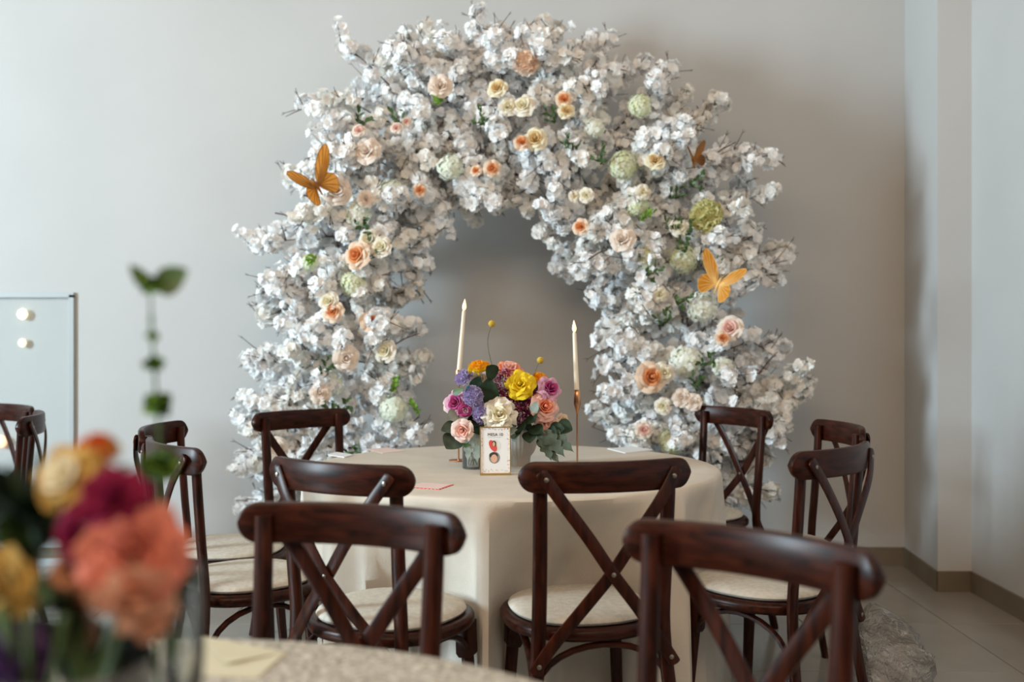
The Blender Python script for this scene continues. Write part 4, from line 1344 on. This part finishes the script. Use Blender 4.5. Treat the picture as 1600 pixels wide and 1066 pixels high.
# envelope on the near table
root, c, pts = paper('envelope', [(286, 1056), (402, 1061), (446, 1021), (305, 994)], M['paper_cream'], 'cream yellow envelope lying on the sequin tablecloth', 'envelope', 0.0015)
b = MB()
q = [p - c for p in pts]
mid = (q[0] + q[1]) * 0.36 + (q[2] + q[3]) * 0.14
zz = V((0, 0, 0.0022))
a0, a1, m0 = q[3] + zz, q[2] + zz, mid + V((0, 0, 0.006))
b.add([a0, a1, m0, a0 - V((0, 0, .0008)), a1 - V((0, 0, .0008)), m0 - V((0, 0, .0008))], [(0, 2, 1), (3, 4, 5), (0, 3, 5, 2), (2, 5, 4, 1), (1, 4, 3, 0)])
b.build('flap', noisy(mat('envelope_flap', (0.70, 0.62, 0.42), 0.7), (0.55, 0.51, 0.37), (0.62, 0.58, 0.43), 12.0), root, smooth=False)

# ---------------------------------------------------------------- near arrangement (out of focus)
near = empty('flower_arrangement', (-0.345, 0.80, TZ))
tag(near, 'large blurred coral, magenta and yellow flowers in a glass vase at the lower left corner', 'flower arrangement')
mb = MB()
mb.lathe([(0.0, 0.0), (0.058, 0.0), (0.062, 0.006), (0.060, 0.10), (0.064, 0.205), (0.061, 0.205), (0.056, 0.10), (0.055, 0.015), (0.0, 0.015)], 40)
mb.build('vase', M['glass'], near)
mb = MB()
r2 = random.Random(77)
for k in range(16):
    a = r2.uniform(0, 6.28)
    mb.tube(smoothpath([V((0.04 * math.cos(a), 0.04 * math.sin(a), 0.02)), V((0.02 * math.cos(a + 2), 0.02 * math.sin(a + 2), 0.13)), V((0.05 * math.cos(a + 3), 0.04 * math.sin(a + 3), 0.25))], 3), 0.003, 5)
mb.build('stem', M['stem'], near)
def nrose(px, py, rp, a, bb, d, y, layers=5, seed=0, open_=0.9):
    rose(near, px, py, rp, a, bb, d, y, seed, layers, open_, ruffle=0.06)
nrose(208, 862, 78, 'salmon', 'salmon', (.25, -1, .45), 0.78, 6, 1)
nrose(210, 945, 62, 'apricot', 'apricot', (.4, -.7, -.9), 0.77, 4, 2, 1.3)
nrose(238, 985, 46, 'apricot', 'apricot', (.6, -.5, -.9), 0.78, 3, 11, 1.5)
nrose(160, 900, 50, 'salmon', 'apricot', (-.4, -.8, -.3), 0.79, 3, 12, 1.4)
nrose(118, 905, 52, 'apricot', 'apricot', (-.3, -1, -.2), 0.82, 4, 3)
nrose(178, 782, 50, 'darkmagenta', 'darkmagenta', (.2, -1, .3), 0.79, 6, 4)
nrose(118, 838, 44, 'darkmagenta', 'darkmagenta', (-.3, -1, .1), 0.81, 5, 5)
nrose(96, 742, 50, 'ivory', 'mustard', (-.3, -1, .5), 0.84, 5, 6)
nrose(270, 885, 22, 'darkmagenta', 'darkmagenta', (.8, -.6, .1), 0.84, 4, 7)
nrose(2, 915, 52, 'mustard', 'mustard', (-.3, -1, .1), 0.80, 5, 8)
nrose(22, 1040, 60, 'violet', 'violet', (-.2, -1, -.1), 0.78, 6, 9)
nrose(120, 985, 32, 'red', 'apricot', (-.2, -1, -.1), 0.84, 4, 10)
for (px, py, rp, a, bb) in ((150, 712, 36, 'red', 'mustard'), (125, 762, 26, 'amber', 'mustard'), (28, 870, 26, 'mustard', 'amber')):
    build_flower('ranunculus', near, ruffled_mesh(1.0, px, 90, 0, 1, 0.55, 0.28), [M[a], M[bb]], P(px, py, 0.88), rp / F * 0.88, (-.1, -.8, .6))
for (px, py, L, W, d, m_) in [(40, 830, 90, 80, (-.4, -.5, .3), 'leaf'), (70, 835, 80, 60, (.5, -.6, .2), 'leaf_dark'), (60, 930, 90, 60, (-.1, -.8, -.4), 'leaf'), (95, 1000, 90, 50, (.2, -.7, -.6), 'leaf_dark'), (160, 1010, 80, 40, (.4, -.5, -.8), 'leaf_dark'),
                              (10, 980, 60, 50, (-.2, -.7, -.3), 'leaf_dark'), (50, 1000, 90, 60, (.0, -.7, -.5), 'leaf'), (270, 1010, 50, 16, (.1, -.2, -1), 'leaf'), (190, 735, 40, 14, (.8, -.4, .4), 'leaf')]:
    y = 0.86
    p = P(px, py, y) - V(d).normalized() * L / F * y * 0.5
    put_leaf(near, p, L / F * y * 1.1, W / F * y * 1.2, d, M[m_], bend=0.05)
mb = MB()
r2 = random.Random(19)
for k in range(200):
    lm = leaf_mesh(r2.uniform(0.03, 0.055), r2.uniform(0.02, 0.035), n=4)
    q = V((r2.gauss(0, 1), r2.gauss(0, 1), r2.gauss(0, .8))).normalized()
    cen = P(75, 905, 0.88) - V(near.location)
    c = cen + V((q.x * 0.085, q.y * 0.04, q.z * 0.065))
    qq = q.to_track_quat('Z', 'Y') @ Quaternion((0, 0, 1), r2.uniform(0, 6))
    mb.add([c + qq @ v for v in lm.v], lm.f)
tag(mb.build('foliage', M['leaf_dark'], near), kind='stuff')

# tall stem with round green leaf whorls
yS = 1.02
sv = P(246, 1000, yS)
tall = empty('bud_vase_stem', (sv.x, yS, TZ))
tall.name = 'green_stem'
tag(tall, 'tall thin stem with round green leaf whorls rising above the near flowers', 'stem')
def TL(p):
    return V(p) - V(tall.location)
mb = MB()
mb.tube(smoothpath([V((0, 0, 0.0)), TL(P(246, 960, yS)), TL(P(250, 740, yS)), TL(P(243, 600, yS)), TL(P(236, 500, yS)), TL(P(236, 440, yS))], 5), [0.0026 - 0.00006 * i for i in range(26)], 6)
mb.build('stem', M['stem'], tall)
for (px, py, rr, n) in ((250, 727, 27, 11), (247, 632, 21, 10), (240, 568, 15, 8), (239, 525, 10, 6), (237, 500, 5, 4), (236, 445, 17, 7)):
    r2 = random.Random(px + py)
    c = TL(P(px, py, yS))
    R = rr / F * yS * 1.12
    for k in range(n * 2):
        a = 2 * PI * k / n + r2.uniform(-.3, .3)
        d = V((math.cos(a), 0.6 * math.sin(a), r2.uniform(-.9, .9))).normalized()
        lm = leaf_mesh(R * r2.uniform(0.85, 1.1), R * 1.15, n=5, bend=0.25)
        o = lm.build('leaf', M['leaf'] if k % 2 else M['leaf_bright'], tall)
        o.location = c
        aim_leaf(o, d, r2.uniform(-1, 1))
for (x0, y0, x1, y1, wd) in ((244, 452, 292, 424, 48), (236, 452, 205, 416, 24)):
    a, e = P(x0, y0, yS), P(x1, y1, yS)
    o = put_leaf(tall, a, (e - a).length * 1.05, wd / F * yS, e - a, M['leaf'], spin=PI / 2 * 0, bend=0.05)
# small glass bud vase that holds it
mb = MB()
mb.lathe([(0.0, 0.0), (0.026, 0.0), (0.028, 0.004), (0.028, 0.06), (0.010, 0.10), (0.011, 0.13), (0.009, 0.13), (0.008, 0.10), (0.025, 0.06), (0.025, 0.006), (0.0, 0.006)], 24)
vz = mb.build('bud_vase', M['glass'], tall)

# clear goblet beside the flowers
gl = empty('glass_goblet', (P(287, 940, 0.93).x, 0.93, TZ))
tag(gl, 'clear blurred crystal goblet right of the near flowers, beside the envelope', 'glass')
mb = MB()
zt2 = P(287, 880, 0.93).z - TZ
mb.lathe([(0.0, 0.0), (0.030, 0.0), (0.031, 0.003), (0.006, 0.010), (0.005, 0.06), (0.009, 0.075), (0.005, 0.09)], 24)
mb.build('foot', M['glass'], gl)
mb = MB()
mb.lathe([(0.004, 0.09), (0.010, 0.11), (0.016, 0.13), (0.018, 0.17), (0.017, zt2 - 0.012), (0.015, zt2), (0.014, zt2), (0.016, 0.17), (0.014, 0.132), (0.0, 0.115)], 24, wob=lambda a, i: 1 + (0.04 * abs(math.cos(5 * a)) if 1 < i < 5 else 0))
mb.build('bowl', M['glass'], gl)

# ---------------------------------------------------------------- clear plastic bag on the floor at right
bag = MB()
bc = V((P(1390, 1080, 3.2).x, 3.2, 0.0))
rows, cols = 26, 40
vs = []
for i in range(rows + 1):
    t = i / rows
    h = 0.365 * t
    if t < 0.62:
        wx, wy = 0.118 + 0.012 * math.sin(3 * t), 0.085
    else:
        k = (t - 0.62) / 0.38
        wx, wy = 0.118 * (1 - k) + 0.022 * k + 0.02 * math.sin(k * 3), 0.085 * (1 - k) + 0.016 * k
    for j in range(cols):
        a = 2 * PI * j / cols
        x, y = wx * math.cos(a), wy * math.sin(a)
        nz = noise.noise(V((x * 18, y * 18, h * 16))) * 0.030 + abs(noise.noise(V((x * 40, y * 40, h * 34)))) * 0.018
        s = 1 + nz / 0.1
        vs.append(V((x * s - 0.035 * t * t, y * s, max(0.001, h + (noise.noise(V((x * 20, y * 20, h * 10 + 5))) * 0.02 if i > 0 else 0)))))
fs = []
for i in range(rows):
    for j in range(cols):
        a, q = i * cols + j, i * cols + (j + 1) % cols
        fs.append((a, q, q + cols, a + cols))
bag.add(vs, fs)
pm = M['plastic']
mxs = [n for n in pm.node_tree.nodes if n.type == 'MIX_SHADER' and not n.inputs[0].is_linked][0]
tcn = nd(pm, 'ShaderNodeTexCoord')
nz_ = nd(pm, 'ShaderNodeTexNoise', Scale=16.0, Detail=6.0, Distortion=1.2)
pm.node_tree.links.new(tcn.outputs['Object'], nz_.inputs['Vector'])
rp = nd(pm, 'ShaderNodeValToRGB')
cr = rp.color_ramp
cr.elements[0].position = 0.455; cr.elements[0].color = (0.05, 0.05, 0.05, 1)
cr.elements[1].position = 0.545; cr.elements[1].color = (0.05, 0.05, 0.05, 1)
ce = cr.elements.new(0.50); ce.color = (0.32, 0.32, 0.32, 1)
ce = cr.elements.new(0.485); ce.color = (0.08, 0.08, 0.08, 1)
ce = cr.elements.new(0.515); ce.color = (0.08, 0.08, 0.08, 1)
pm.node_tree.links.new(nz_.outputs['Fac'], rp.inputs[0])
pm.node_tree.links.new(rp.outputs[0], mxs.inputs[0])
o = bag.build('plastic_bag', M['plastic'], smooth=False, loc=bc)
tag(o, 'crumpled clear plastic bag standing on the tiled floor at lower right', 'bag')
